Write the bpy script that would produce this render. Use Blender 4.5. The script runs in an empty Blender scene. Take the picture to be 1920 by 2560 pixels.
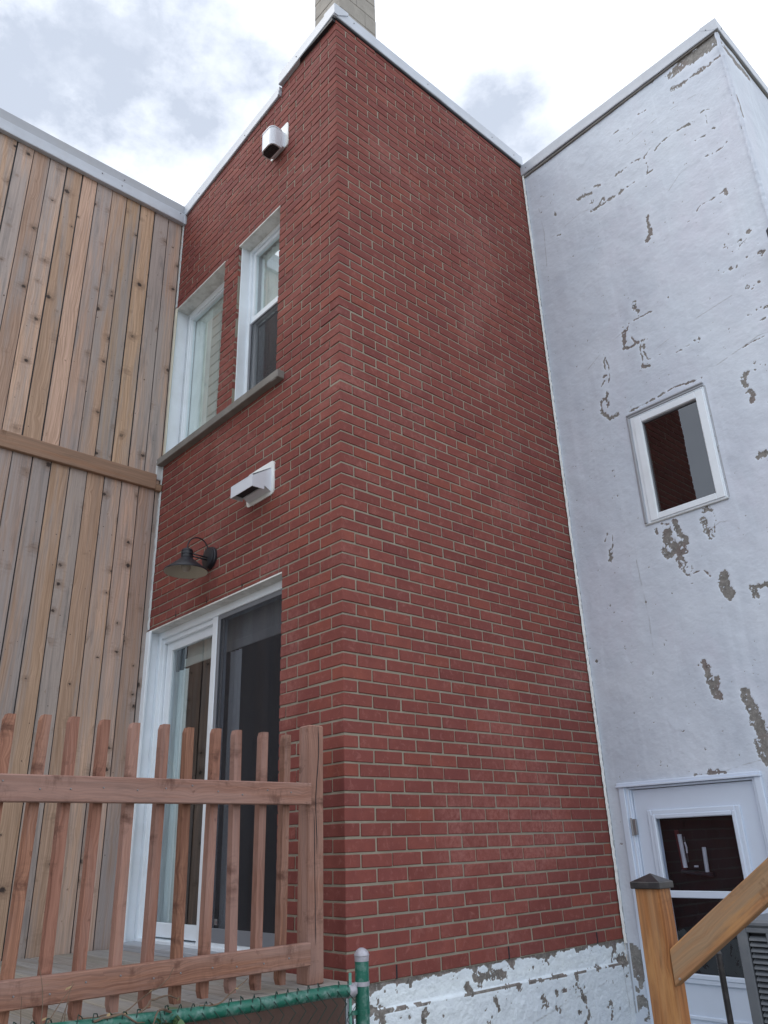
import bpy, math, random
import numpy as np
from mathutils import Vector, Matrix
random.seed(7); RNG = np.random.default_rng(11)
S = bpy.context.scene; COL = S.collection
PI = math.pi
# ------------------------------------------------------------------ camera
cd = bpy.data.cameras.new('camera'); cam = bpy.data.objects.new('camera', cd); COL.objects.link(cam)
yaw, pitch, roll = 0.8274, 0.4020, -0.0344
dv = Vector((-math.sin(yaw)*math.cos(pitch), math.cos(yaw)*math.cos(pitch), math.sin(pitch)))
rt = dv.cross(Vector((0, 0, 1))).normalized(); up = rt.cross(dv)
rr = rt*math.cos(roll) + up*math.sin(roll); uu = -rt*math.sin(roll) + up*math.cos(roll)
M = Matrix((rr, uu, -dv)).transposed().to_4x4(); M.translation = Vector((3.0725, -2.5079, 0.5625))
cam.matrix_world = M
cd.sensor_fit = 'VERTICAL'; cd.sensor_height = 36; cd.lens = 36*1966.6/2560
cd.clip_start = 0.05; cd.clip_end = 800
S.camera = cam
# ------------------------------------------------------------------ sky, sun, exposure
SUN_EL, SUN_AZ = math.radians(52), math.radians(222)      # azimuth clockwise from +Y
w = bpy.data.worlds.new('World'); S.world = w; w.use_nodes = True
nt = w.node_tree; nt.nodes.clear(); N = nt.nodes; Lk = nt.links
def nd(t, tree=None, **kw):
    n = (tree or nt).nodes.new(t)
    for k, v in kw.items():
        if k.startswith('i_'): n.inputs[k[2:].replace('_', ' ')].default_value = v
        else: setattr(n, k, v)
    return n
def build_sky():
    geo = nd('ShaderNodeTexCoord')
    sky = nd('ShaderNodeTexSky', sky_type='NISHITA', sun_disc=False)
    sky.sun_elevation = SUN_EL; sky.sun_rotation = SUN_AZ; sky.air_density = 1.0; sky.dust_density = 1.5
    bg1 = nd('ShaderNodeBackground'); bg1.inputs['Strength'].default_value = 0.14
    Lk.new(sky.outputs[0], bg1.inputs['Color'])
    mp = nd('ShaderNodeMapping'); mp.inputs['Scale'].default_value = (1, 1, 1.6)
    Lk.new(geo.outputs['Generated'], mp.inputs['Vector'])
    n1 = nd('ShaderNodeTexNoise'); n1.inputs['Scale'].default_value = 3.4; n1.inputs['Detail'].default_value = 7; n1.inputs['Roughness'].default_value = .58; n1.inputs['Distortion'].default_value = .3
    Lk.new(mp.outputs[0], n1.inputs['Vector'])
    n2 = nd('ShaderNodeTexNoise'); n2.inputs['Scale'].default_value = 11; n2.inputs['Detail'].default_value = 6; n2.inputs['Roughness'].default_value = .6
    Lk.new(mp.outputs[0], n2.inputs['Vector'])
    def math_(op, a, b=None, clamp=False):
        m = nd('ShaderNodeMath', operation=op, use_clamp=clamp)
        for i, v in enumerate((a, b)):
            if v is None: continue
            if isinstance(v, (int, float)): m.inputs[i].default_value = v
            else: Lk.new(v, m.inputs[i])
        return m.outputs[0]
    def blob(d, cosr, soft):                                  # a cloud bank centred on one compass direction
        v = Vector(d).normalized()
        dp = nd('ShaderNodeVectorMath', operation='DOT_PRODUCT'); dp.inputs[1].default_value = v
        nm = nd('ShaderNodeVectorMath', operation='NORMALIZE'); Lk.new(geo.outputs['Generated'], nm.inputs[0]); Lk.new(nm.outputs[0], dp.inputs[0])
        wob = math_('MULTIPLY', math_('SUBTRACT', n2.outputs[0], .5), soft*2.2)
        wob2 = math_('MULTIPLY', math_('SUBTRACT', n1.outputs[0], .5), soft*2.6)
        t = math_('ADD', math_('ADD', dp.outputs['Value'], wob), wob2)
        return math_('DIVIDE', math_('SUBTRACT', t, cosr - soft), soft*2, True)
    grey = None
    for d, c, s, k in SKY_GREY:
        b = math_('MULTIPLY', blob(d, c, s), k)
        grey = b if grey is None else math_('MAXIMUM', grey, b)
    broad = nd('ShaderNodeMapRange'); broad.inputs['From Min'].default_value = .52; broad.inputs['From Max'].default_value = .72; broad.inputs['To Max'].default_value = .35
    Lk.new(n1.outputs[0], broad.inputs['Value'])
    grey = math_('MAXIMUM', math_('MULTIPLY', grey, math_('ADD', .45, math_('MULTIPLY', n2.outputs[0], 1.1)), True), broad.outputs[0])
    mix = nd('ShaderNodeMix', data_type='RGBA'); mix.inputs['A'].default_value = (1.42, 1.48, 1.60, 1); mix.inputs['B'].default_value = (.62, .69, .82, 1)
    Lk.new(grey, mix.inputs['Factor'])
    bg2 = nd('ShaderNodeBackground'); bg2.inputs['Strength'].default_value = 1.0; Lk.new(mix.outputs['Result'], bg2.inputs['Color'])
    clear = None
    for d, c, s, k in SKY_CLEAR:
        b = math_('MULTIPLY', blob(d, c, s), k)
        clear = b if clear is None else math_('MAXIMUM', clear, b)
    cover = math_('SUBTRACT', .97, clear)
    ms = nd('ShaderNodeMixShader'); Lk.new(cover, ms.inputs['Fac']); Lk.new(bg1.outputs[0], ms.inputs[1]); Lk.new(bg2.outputs[0], ms.inputs[2])
    out = nd('ShaderNodeOutputWorld'); Lk.new(ms.outputs[0], out.inputs['Surface'])
SKY_GREY = [((-.575, .17, .80), .982, .014, .95), ((-.664, .160, .730), .9993, .0008, .95), ((-.655, .03, .76), .992, .008, .5),
            ((-.384, .536, .752), .9987, .0011, .95), ((-.372, .566, .738), .9979, .0015, .95), ((-.350, .600, .722), .9983, .0013, .8), ((-.625, .308, .717), .99965, .0004, .55)]
SKY_CLEAR = [((-.355, -.85, .40), .985, .012, .5), ((.3, -.9, .3), .96, .03, .6)]
build_sky()
sl = bpy.data.lights.new('sun', 'SUN'); sl.energy = 0.9; sl.angle = math.radians(22); sl.color = (1, .95, .88)
so = bpy.data.objects.new('sun', sl); COL.objects.link(so)
sd = Vector((math.sin(SUN_AZ)*math.cos(SUN_EL), math.cos(SUN_AZ)*math.cos(SUN_EL), math.sin(SUN_EL)))
so.rotation_euler = sd.to_track_quat('Z', 'Y').to_euler()
S.view_settings.view_transform = 'Standard'; S.view_settings.look = 'None'; S.view_settings.exposure = 0.08; S.view_settings.gamma = 1
S.render.resolution_x = 768; S.render.resolution_y = 1024
S.render.engine = 'CYCLES'; S.cycles.max_bounces = 8; S.cycles.transparent_max_bounces = 12

# ------------------------------------------------------------------ mesh helpers
class MB:
    """collects shapes; build() links them as ONE mesh object. gc = wood-grain coordinates, pc = random per piece."""
    def __init__(s): s.v = []; s.f = []; s.gc = []; s.pc = []; s.mi = []; s.cur = 0
    def add(s, vs, fs, gc=None, pc=(0, 0, 0)):
        b = len(s.v); s.v += [tuple(v) for v in vs]
        s.f += [tuple(b + i for i in f) for f in fs]; s.mi += [s.cur]*len(fs)
        s.gc += [tuple(g) for g in (gc if gc is not None else vs)]
        s.pc += [tuple(pc)]*len(vs)
        return s
    def box(s, a, b, c=0.0, mat=None, grain=None, jit=0.0, pc=None):
        """box from corner a to b, chamfer c, optional matrix, grain = long axis index"""
        a = Vector(a); b = Vector(b); lo = [min(a[i], b[i]) for i in range(3)]; hi = [max(a[i], b[i]) for i in range(3)]
        c = min(c, *[(hi[i]-lo[i])*.45 for i in range(3)])
        vs = []; idx = {}
        if c <= 0:
            for k in range(8): vs.append(Vector([(hi if (k >> i) & 1 else lo)[i] for i in range(3)]))
            fs = [(0, 2, 3, 1), (4, 5, 7, 6), (0, 1, 5, 4), (2, 6, 7, 3), (0, 4, 6, 2), (1, 3, 7, 5)]
        else:
            off = [Vector([random.uniform(-jit, jit) for _ in range(3)]) for _ in range(8)]
            for k in range(8):
                sg = [(k >> i) & 1 for i in range(3)]
                for ax in range(3):
                    p = Vector([(hi[i] if sg[i] else lo[i]) if i == ax else ((hi[i]-c) if sg[i] else (lo[i]+c)) for i in range(3)]) + off[k]
                    idx[(k, ax)] = len(vs); vs.append(p)
            fs = []
            for ax in range(3):
                o1, o2 = (ax+1) % 3, (ax+2) % 3
                for sgn in (0, 1):
                    ks = [(sgn << ax) | (i << o1) | (j << o2) for i, j in ((0, 0), (1, 0), (1, 1), (0, 1))]
                    if not sgn: ks = ks[::-1]
                    fs.append(tuple(idx[(k, ax)] for k in ks))
                for i in (0, 1):                       # edges running along ax
                    for j in (0, 1):
                        k0 = (i << o1) | (j << o2); k1 = k0 | (1 << ax)
                        q = (idx[(k0, o1)], idx[(k1, o1)], idx[(k1, o2)], idx[(k0, o2)])
                        if i == j: q = q[::-1]
                        fs.append(q)
            for k in range(8):
                t = (idx[(k, 0)], idx[(k, 1)], idx[(k, 2)])
                if bin(k).count('1') % 2 == 0: t = t[::-1]
                fs.append(t)
        g = None
        if grain is not None:
            o = [random.uniform(0, 40) for _ in range(3)]
            a1, a2 = [i for i in range(3) if i != grain]
            mid = [(lo[i]+hi[i])/2 for i in range(3)]
            if (hi[a1]-lo[a1]) < (hi[a2]-lo[a2]): a1, a2 = a2, a1
            g = [(v[a1]-mid[a1] + round(o[0])*1.0, v[a2]-mid[a2], v[grain] + o[2]) for v in vs]
        if pc is None: pc = (random.random(), random.random(), random.random())
        if mat is not None: vs = [mat @ v for v in vs]
        return s.add(vs, fs, g, pc)
    def prism(s, poly, n, t, c=0, origin=(0, 0, 0), ex=(1, 0, 0), ey=(0, 1, 0)):
        """poly (2-D) in the ex/ey frame, extruded by t along n"""
        o = Vector(origin); ex = Vector(ex); ey = Vector(ey); n = Vector(n)
        a = [o + ex*p[0] + ey*p[1] for p in poly]; b = [p + n*t for p in a]
        m = len(a); fs = [tuple(range(m))[::-1], tuple(range(m, 2*m))]
        fs += [(i, (i+1) % m, m+(i+1) % m, m+i) for i in range(m)]
        if ex.cross(ey).dot(n)*t < 0: fs = [f[::-1] for f in fs]
        return s.add(a+b, fs, None, (random.random(), random.random(), random.random()))
    def tube(s, pts, r, n=8, cap=True):
        pts = [Vector(p) for p in pts]; rs = r if isinstance(r, (list, tuple)) else [r]*len(pts)
        vs = []; fs = []; prev = None
        for i, p in enumerate(pts):
            t = (pts[min(i+1, len(pts)-1)] - pts[max(i-1, 0)]).normalized()
            if prev is None:
                a = t.orthogonal().normalized()
            else:
                a = (prev - t*prev.dot(t)); a = a.normalized() if a.length > 1e-6 else t.orthogonal().normalized()
            prev = a; b = t.cross(a)
            for k in range(n):
                th = 2*PI*k/n; vs.append(p + (a*math.cos(th) + b*math.sin(th))*rs[i])
        for i in range(len(pts)-1):
            for k in range(n):
                q = i*n+k; q2 = i*n+(k+1) % n
                fs.append((q, q2, q2+n, q+n))
        if cap: fs.append(tuple(range(n))[::-1]); fs.append(tuple(len(vs)-n+k for k in range(n)))
        return s.add(vs, fs, None, (random.random(),)*3)
    def lathe(s, prof, centre, n=40, axis=None, closed=False):
        """profile of (radius, height) spun round an axis matrix"""
        mat = axis or Matrix(); c = Vector(centre); vs = []; fs = []
        for r, h in prof:
            for k in range(n):
                th = 2*PI*k/n; vs.append(c + mat @ Vector((r*math.cos(th), r*math.sin(th), h)))
        m = len(prof)
        for i in range(m-1):
            for k in range(n): fs.append((i*n+k, i*n+(k+1) % n, (i+1)*n+(k+1) % n, (i+1)*n+k))
        return s.add(vs, fs, None, (random.random(),)*3)
    def quad(s, *p): return s.add([Vector(q) for q in p], [tuple(range(len(p)))])
    def build(s, name, mats, parent=None, smooth=False, label=None):
        me = bpy.data.meshes.new(name); me.from_pydata(s.v, [], s.f)
        mats = mats if isinstance(mats, (list, tuple)) else [mats]
        for m in mats: me.materials.append(m)
        if len(mats) > 1: me.polygons.foreach_set('material_index', s.mi)
        for nm, dat in (('gc', s.gc), ('pc', s.pc)):
            at = me.attributes.new(nm, 'FLOAT_VECTOR', 'POINT'); at.data.foreach_set('vector', np.array(dat, dtype=np.float32).ravel())
        if smooth: me.polygons.foreach_set('use_smooth', [True]*len(me.polygons))
        me.update(); o = bpy.data.objects.new(name, me); COL.objects.link(o)
        if smooth == 'auto':
            me.set_sharp_from_angle(angle=math.radians(35))
        if parent is not None:
            o.parent = parent; o.matrix_parent_inverse = Matrix.Translation(-parent.location)
        if label: o['label'] = label
        return o
def tag(o, label, cat, group=None, kind=None):
    if label: o['label'] = label
    if cat: o['category'] = cat
    if group: o['group'] = group
    if kind: o['kind'] = kind
    return o
def thing(name, label, cat, loc=(0, 0, 0), group=None):
    o = bpy.data.objects.new(name, None); o.location = loc; COL.objects.link(o); o.empty_display_size = .1
    return tag(o, label, cat, group)

# ------------------------------------------------------------------ materials
def newmat(name):
    m = bpy.data.materials.new(name); m.use_nodes = True; t = m.node_tree; t.nodes.clear()
    o = t.nodes.new('ShaderNodeOutputMaterial'); b = t.nodes.new('ShaderNodeBsdfPrincipled'); t.links.new(b.outputs[0], o.inputs[0])
    return m, t, b
class G:
    """tiny graph writer"""
    def __init__(s, t): s.t = t
    def n(s, typ, ins=None, **kw):
        x = s.t.nodes.new(typ)
        for k, v in kw.items(): setattr(x, k, v)
        for k, v in (ins or {}).items():
            if isinstance(v, bpy.types.NodeSocket): s.t.links.new(v, x.inputs[k])
            else: x.inputs[k].default_value = v
        return x
    def m(s, op, a, b=0.0, c=None, clamp=False):
        ins = {0: a, 1: b}
        if c is not None: ins[2] = c
        return s.n('ShaderNodeMath', ins, operation=op, use_clamp=clamp).outputs[0]
    def mix(s, f, a, b, bt='MIX'):
        def col(v): return v if isinstance(v, bpy.types.NodeSocket) else (*v[:3], 1)
        return s.n('ShaderNodeMix', {'Factor': f, 'A': col(a), 'B': col(b)}, data_type='RGBA', blend_type=bt).outputs['Result']
    def noise(s, vec, scale, det=3, rough=.5, dist=0):
        return s.n('ShaderNodeTexNoise', {'Vector': vec, 'Scale': scale, 'Detail': det, 'Roughness': rough, 'Distortion': dist}).outputs[0]
    def rng(s, v, a, b, c=0.0, d=1.0):
        return s.n('ShaderNodeMapRange', {'Value': v, 'From Min': a, 'From Max': b, 'To Min': c, 'To Max': d}).outputs[0]
    def scale(s, vec, k): return s.n('ShaderNodeMapping', {'Vector': vec, 'Scale': k}).outputs[0]
    def attr(s, nm, out='Vector'): return s.n('ShaderNodeAttribute', attribute_name=nm).outputs[out]
    def obj(s): return s.n('ShaderNodeTexCoord').outputs['Object']
    def bump(s, h, st, dist=.01): return s.n('ShaderNodeBump', {'Height': h, 'Strength': st, 'Distance': dist}).outputs[0]
def simple(name, col, rough=.5, metal=0, var=.06, bump=.0, bscale=60, spec=.5, dirt=None, dscale=4, damt=.3):
    m, t, b = newmat(name); g = G(t); p = g.obj()
    n = g.noise(p, 7, 4); f = g.rng(n, .3, .7, 1-var, 1+var)
    c = g.mix(1.0, col, g.n('ShaderNodeCombineColor', {'Red': f, 'Green': f, 'Blue': f}).outputs[0], 'MULTIPLY')
    if dirt is not None:
        d = g.rng(g.noise(p, dscale, 6, .65), .48, .72, 0, damt); c = g.mix(d, c, dirt)
    t.links.new(c, b.inputs['Base Color']); b.inputs['Roughness'].default_value = rough; b.inputs['Metallic'].default_value = metal
    b.inputs['Specular IOR Level'].default_value = spec
    if bump: t.links.new(g.bump(g.noise(p, bscale, 4), bump, .004), b.inputs['Normal'])
    return m
def wood(name, light, dark, grey, greyamt=.5, knot=(.10, .065, .045), knots=1.0, cell=(.145, .42), rough=.75, ring=34., redvar=None, stain=None, nails=False):
    """planed softwood: grain warped round knots, weathering in long streaks. grain coordinate 'gc' = (across, depth, along)"""
    m, t, b = newmat(name); g = G(t); gc = g.attr('gc'); pc = g.attr('pc')
    s = g.n('ShaderNodeSeparateXYZ', {0: gc}); sp = g.n('ShaderNodeSeparateXYZ', {0: pc})
    P = sp.outputs
    x, z = s.outputs[0], s.outputs[2]
    # knots
    kv = g.n('ShaderNodeCombineXYZ', {0: g.m('DIVIDE', x, cell[0]), 1: g.m('MULTIPLY', P[1], 31.0), 2: g.m('DIVIDE', z, cell[1])}).outputs[0]
    vo = g.n('ShaderNodeTexVoronoi', {'Vector': kv, 'Scale': 1.0, 'Randomness': 1.0})
    cellr = g.n('ShaderNodeSeparateColor', {0: vo.outputs['Color']})
    dpos = g.n('ShaderNodeVectorMath', {0: kv, 1: vo.outputs['Position']}, operation='SUBTRACT').outputs[0]
    dm = g.n('ShaderNodeVectorMath', {0: dpos, 1: (cell[0]*.85, .03, cell[1]*.95)}, operation='MULTIPLY').outputs[0]
    dist = g.n('ShaderNodeVectorMath', {0: dm}, operation='LENGTH').outputs['Value']
    size = g.rng(cellr.outputs[0], .42, 1, 0.0022, .013*knots)
    dn = g.m('ADD', dist, g.m('MULTIPLY', g.m('SUBTRACT', g.noise(gc, 70, 4, .6), .5), .026))
    kd = g.m('DIVIDE', dn, size)
    kmask = g.rng(kd, .65, 1.15, 1, 0); khalo = g.rng(kd, .8, 3.2, .55, 0)
    # grain
    warp = g.m('MULTIPLY', g.m('EXPONENT', g.m('MULTIPLY', dist, -45.0)), .020)
    lowx = g.m('MULTIPLY', g.m('SUBTRACT', g.noise(g.scale(gc, (5, 5, .9)), 1.0, 2), .5), .10)
    gx = g.m('ADD', g.m('ADD', x, warp), g.m('ADD', lowx, g.m('MULTIPLY', s.outputs[1], .6)))
    gv = g.n('ShaderNodeCombineXYZ', {0: g.m('MULTIPLY', gx, ring), 1: g.m('MULTIPLY', P[0], 17.0), 2: g.m('MULTIPLY', z, .5)}).outputs[0]
    gr = g.noise(gv, 4.2, 4, .6)
    fine = g.noise(g.scale(gc, (420, 420, 6)), 1.0, 3, .6)
    c = g.mix(g.rng(gr, .36, .66), light, dark)
    c = g.mix(g.rng(fine, .40, .72, 0, .38), c, tuple(k*.55 for k in dark))
    tone = g.rng(P[2], 0, 1, .78, 1.20)
    c = g.mix(1.0, c, g.n('ShaderNodeCombineColor', {'Red': tone, 'Green': tone, 'Blue': g.m('MULTIPLY', tone, g.rng(P[0], 0, 1, .9, 1.06))}).outputs[0], 'MULTIPLY')
    if redvar: c = g.mix(g.m('MULTIPLY', g.rng(P[0], .3, 1), .5), c, redvar)
    # weathering
    wv = g.n('ShaderNodeCombineXYZ', {0: g.m('MULTIPLY', x, 9.), 1: g.m('MULTIPLY', P[1], 23.0), 2: g.m('MULTIPLY', z, .55)}).outputs[0]
    wn = g.noise(wv, 1.0, 6, .68, .5)
    wth = g.m('MULTIPLY', g.rng(g.m('ADD', wn, g.rng(P[1], 0, 1, -.12, .12)), .42, .60), greyamt)
    dk = g.rng(g.noise(g.scale(gc, (26, 26, .9)), 1.0, 5, .66, .4), .53, .68, 0, .55)
    c = g.mix(wth, c, grey); c = g.mix(g.m('MULTIPLY', dk, g.m('ADD', wth, .22)), c, tuple(k*.42 for k in grey))
    blot = g.rng(g.noise(g.scale(gc, (14, 14, 3.2)), 1.0, 5, .68), .56, .72, 0, .45)
    c = g.mix(g.m('MULTIPLY', blot, g.rng(wth, 0, .5, .25, 1)), c, tuple(k*.42 for k in grey))
    if stain: c = g.mix(g.rng(g.noise(g.scale(gc, (16, 16, 3)), 1.0, 5, .6), .52, .66, 0, .75), c, stain)
    fl = g.m('MULTIPLY', g.m('EXPONENT', g.m('MULTIPLY', dist, -28.0)), g.rng(g.noise(g.scale(gc, (22, 22, 60)), 1.0, 4, .65), .46, .62)); c = g.mix(g.m('MULTIPLY', fl, g.rng(cellr.outputs[0], .5, .9, 0, .8)), c, tuple(k*.35 for k in dark))
    c = g.mix(khalo, c, tuple(k*.55 for k in dark))
    if nails:
        nv = g.n('ShaderNodeTexVoronoi', {'Vector': g.n('ShaderNodeCombineXYZ', {0: g.m('DIVIDE', x, .07), 1: g.m('MULTIPLY', P[0], 57.0), 2: g.m('DIVIDE', z, .16)}).outputs[0], 'Scale': 1.0})
        nc_ = g.n('ShaderNodeSeparateColor', {0: nv.outputs['Color']})
        dd = g.n('ShaderNodeVectorMath', {0: g.n('ShaderNodeVectorMath', {0: g.n('ShaderNodeCombineXYZ', {0: g.m('DIVIDE', x, .07), 1: g.m('MULTIPLY', P[0], 57.0), 2: g.m('DIVIDE', z, .16)}).outputs[0], 1: nv.outputs['Position']}, operation='SUBTRACT').outputs[0], 1: (.07, .01, .16)}, operation='MULTIPLY').outputs[0]
        dl = g.n('ShaderNodeVectorMath', {0: dd}, operation='LENGTH').outputs['Value']
        rad = g.rng(nc_.outputs[0], .45, 1, 0, .0048)
        c = g.mix(g.rng(g.m('SUBTRACT', dl, rad), -.001, .0008, .85, 0), c, tuple(k*1.2 for k in knot)); c = g.mix(kmask, c, knot)
    t.links.new(c, b.inputs['Base Color']); b.inputs['Roughness'].default_value = rough; b.inputs['Specular IOR Level'].default_value = .25
    h = g.m('ADD', g.m('MULTIPLY', fine, .5), g.m('MULTIPLY', gr, .5))
    t.links.new(g.bump(h, .35, .002), b.inputs['Normal'])
    return m
def glassmat(name, tint=(.80, .88, .87), refl=.16, rough=0.0, mul=1.9):
    m = bpy.data.materials.new(name); m.use_nodes = True; t = m.node_tree; t.nodes.clear(); g = G(t)
    fr = g.n('ShaderNodeFresnel', {'IOR': 1.52}).outputs[0]
    f = g.m('MULTIPLY', g.m('ADD', g.m('MULTIPLY', fr, mul), refl, clamp=True), g.m('SUBTRACT', 1.0, g.n('ShaderNodeNewGeometry').outputs['Backfacing']))
    p = g.obj(); bn = g.bump(g.noise(p, 2.2, 2), .12, .004)
    gl = g.n('ShaderNodeBsdfGlossy', {'Color': (.93, .96, .97, 1), 'Roughness': rough, 'Normal': bn}).outputs[0]
    tr = g.n('ShaderNodeBsdfTransparent', {'Color': (*tint, 1)}).outputs[0]
    mx = g.n('ShaderNodeMixShader', {0: f, 1: tr, 2: gl}).outputs[0]
    o = g.n('ShaderNodeOutputMaterial'); t.links.new(mx, o.inputs[0])
    return m
def brickmat():
    m, t, b = newmat('red_clay_brick'); g = G(t); p = g.obj(); pc = g.attr('pc'); P = g.n('ShaderNodeSeparateXYZ', {0: pc}).outputs
    sh = g.n('ShaderNodeVectorMath', {0: p, 1: g.n('ShaderNodeVectorMath', {0: pc, 1: (30, 30, 30)}, operation='MULTIPLY').outputs[0]}, operation='ADD').outputs[0]
    c = g.mix(P[0], (.188, .054, .045), (.245, .073, .058))
    c = g.mix(g.rng(P[1], .80, .97, 0, .5), c, (.275, .080, .052))
    c = g.mix(g.rng(P[1], .22, .03, 0, .35), c, (.165, .048, .050))
    cloud = g.noise(sh, 16, 4, .6); c = g.mix(g.rng(cloud, .35, .7, 0, .42), c, (.145, .042, .040))
    pale = g.noise(sh, 26, 5, .65, .6); c = g.mix(g.rng(pale, .55, .74, 0, .55), c, (.35, .150, .128))
    wide = g.noise(p, 1.1, 4, .6, .5); c = g.mix(g.m('MULTIPLY', g.rng(wide, .52, .68, 0, .62), g.rng(g.noise(p, 34, 4, .7), .35, .65)), c, (.37, .165, .145))
    sp = g.noise(p, 420, 2, .6); c = g.mix(g.rng(sp, .56, .72, 0, .55), c, (.12, .026, .024))
    # mortar smear near the arrises
    t.links.new(c, b.inputs['Base Color']); b.inputs['Roughness'].default_value = .86; b.inputs['Specular IOR Level'].default_value = .3
    h = g.m('ADD', g.m('MULTIPLY', g.noise(p, 260, 4, .7), .6), g.m('MULTIPLY', g.noise(p, 45, 3), .5))
    t.links.new(g.bump(h, .55, .003), b.inputs['Normal'])
    return m
def mortarmat():
    m, t, b = newmat('lime_mortar'); g = G(t); p = g.obj()
    c = g.mix(g.noise(p, 9, 4), (.20, .18, .135), (.37, .34, .275)); c = g.mix(g.rng(g.noise(p, 2.1, 3), .5, .75, 0, .5), c, (.22, .22, .20))
    t.links.new(c, b.inputs['Base Color']); b.inputs['Roughness'].default_value = .95
    t.links.new(g.bump(g.noise(p, 180, 4, .7), .8, .004), b.inputs['Normal'])
    return m
def paintwall(name, base, low, pink, thick=.5, under=((.16, .155, .145), (.27, .26, .245))):
    """old masonry paint; 'peel' = where the paint has come off, 'rim' = thick lifted paint round a scar, 'ck' = hairline cracks"""
    m, t, b = newmat(name); g = G(t); p = g.obj()
    c = g.mix(g.rng(g.noise(p, 1.5, 5, .6, .5), .35, .68), base, low)
    c = g.mix(g.rng(g.noise(g.scale(p, (1, 1, .55)), 1.2, 4, .6, .8), .50, .70, 0, .5), c, pink)
    st = g.noise(g.scale(p, (16, 16, .8)), 1.0, 4, .6, .3); c = g.mix(g.rng(st, .52, .72, 0, .30), c, tuple(min(1, k*1.16) for k in base))
    c = g.mix(g.rng(g.noise(p, 14, 6, .7), .55, .75, 0, .22), c, tuple(k*.75 for k in low))
    c = g.mix(g.rng(g.noise(g.scale(p, (1, 1, .4)), 2.6, 7, .72, .7), .52, .72, 0, .40), c, tuple(k*v for k, v in zip(low, (.80, .80, .82))))
    rim = g.attr('rim', 'Fac'); ck = g.attr('ck', 'Fac'); pe = g.attr('peel', 'Fac')
    c = g.mix(g.m('MULTIPLY', rim, .35), c, tuple(min(1, k*1.18) for k in base))
    c = g.mix(g.m('MULTIPLY', ck, .7), c, (.16, .15, .14))
    un = g.mix(g.rng(g.noise(p, 30, 5, .65), .35, .65), under[0], under[1])
    un = g.mix(g.rng(g.noise(p, 6, 2), .5, .6, 0, .5), un, (.20, .155, .15)); un = g.mix(g.rng(g.noise(p, 75, 4, .7), .58, .68, 0, .8), un, (.42, .42, .41)); un = g.mix(g.rng(g.noise(p, 50, 3, .6), .58, .70, 0, .7), un, (.085, .08, .075))
    c = g.mix(g.rng(pe, .35, .65), c, un)
    t.links.new(c, b.inputs['Base Color']); b.inputs['Roughness'].default_value = .62; b.inputs['Specular IOR Level'].default_value = .35
    h = g.m('ADD', g.m('MULTIPLY', g.noise(g.scale(p, (1, 1, 1.25)), 30, 6, .68), .9), g.m('MULTIPLY', g.noise(g.scale(p, (1, 1, 1.5)), 7, 3, .5, .4), .7))
    t.links.new(g.bump(h, thick, .012), b.inputs['Normal'])
    return m
MAT = {}
MAT['brick'] = brickmat(); MAT['mortar'] = mortarmat()
MAT['stucco'] = paintwall('peeling_painted_stucco', (.635, .70, .785), (.545, .61, .70), (.625, .63, .73), .27)
MAT['foundation'] = paintwall('thick_white_foundation_paint', (.76, .84, .90), (.70, .78, .86), (.66, .74, .83), .75, ((.13, .12, .11), (.25, .23, .21)))
MAT['board'] = wood('weathered_pine_boards', (.61, .43, .325), (.40, .265, .185), (.335, .335, .345), .66, (.06, .045, .04), 1.45, (.130, .30), nails=True)
MAT['ledger'] = wood('brown_stained_ledger', (.37, .215, .135), (.27, .15, .092), (.30, .24, .19), .35, knots=.8)
MAT['fence'] = wood('faded_red_fence_wood', (.35, .18, .130), (.19, .086, .062), (.36, .25, .222), .5, (.045, .028, .025), .62, (.075, .15), redvar=(.26, .12, .08))
MAT['deck'] = wood('grey_deck_boards', (.40, .365, .325), (.27, .245, .215), (.34, .335, .33), .8, (.13, .10, .08), .7)
MAT['cedar'] = wood('orange_oiled_wood', (.37, .165, .062), (.21, .082, .030), (.27, .205, .135), .7, (.12, .055, .03), .55, (.10, .3), rough=.6, stain=(.42, .23, .095))
MAT['skirt'] = simple('brown_skirt_board', (.105, .062, .050), .8, var=.2, bump=.3)
MAT['vinyl'] = simple('white_vinyl_frame', (.80, .87, .93), .38, var=.03, dirt=(.52, .52, .50), dscale=2.5, damt=.22)
MAT['vinyl_cream'] = simple('cream_caulk', (.62, .60, .50), .6, var=.05)
MAT['caulk'] = simple('grey_white_caulk', (.52, .55, .56), .7, var=.12, bump=.5, bscale=70)
MAT['metal'] = simple('white_painted_metal_flashing', (.50, .545, .61), .45, spec=.35, var=.05, bump=1.0, bscale=2.2, dirt=(.42, .42, .43), dscale=5, damt=.25)
MAT['metal_grey'] = simple('light_grey_metal', (.36, .385, .425), .5, var=.04, bump=.4, bscale=2.0, dirt=(.36, .35, .34), dscale=6, damt=.3)
MAT['soffit'] = simple('shaded_soffit_metal', (.34, .33, .32), .6, var=.1)
MAT['screw'] = simple('dull_screw', (.20, .20, .21), .5)
MAT['hood'] = simple('white_plastic_hood', (.66, .70, .77), .4, var=.03)
MAT['hood_in_and_shade'] = simple('dark_duct_and_shade', (.012, .013, .018), .6)  # near-black; also serves as painted shade in gaps and openings
MAT['hood_grill'] = simple('dark_grill', (.06, .06, .065), .5)
MAT['sealant'] = simple('bright_sealant', (.80, .83, .82), .55, bump=.6, bscale=90)
MAT['sill'] = simple('grey_concrete_sill', (.215, .205, .19), .85, var=.12, bump=.5, bscale=70, dirt=(.13, .125, .11), damt=.5)
MAT['block'] = simple('grey_concrete_block', (.345, .325, .29), .92, var=.12, bump=.8, bscale=60, dirt=(.2, .19, .17), damt=.5)
MAT['blockjoint'] = simple('block_joint', (.27, .255, .235), .95, var=.1)
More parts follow.
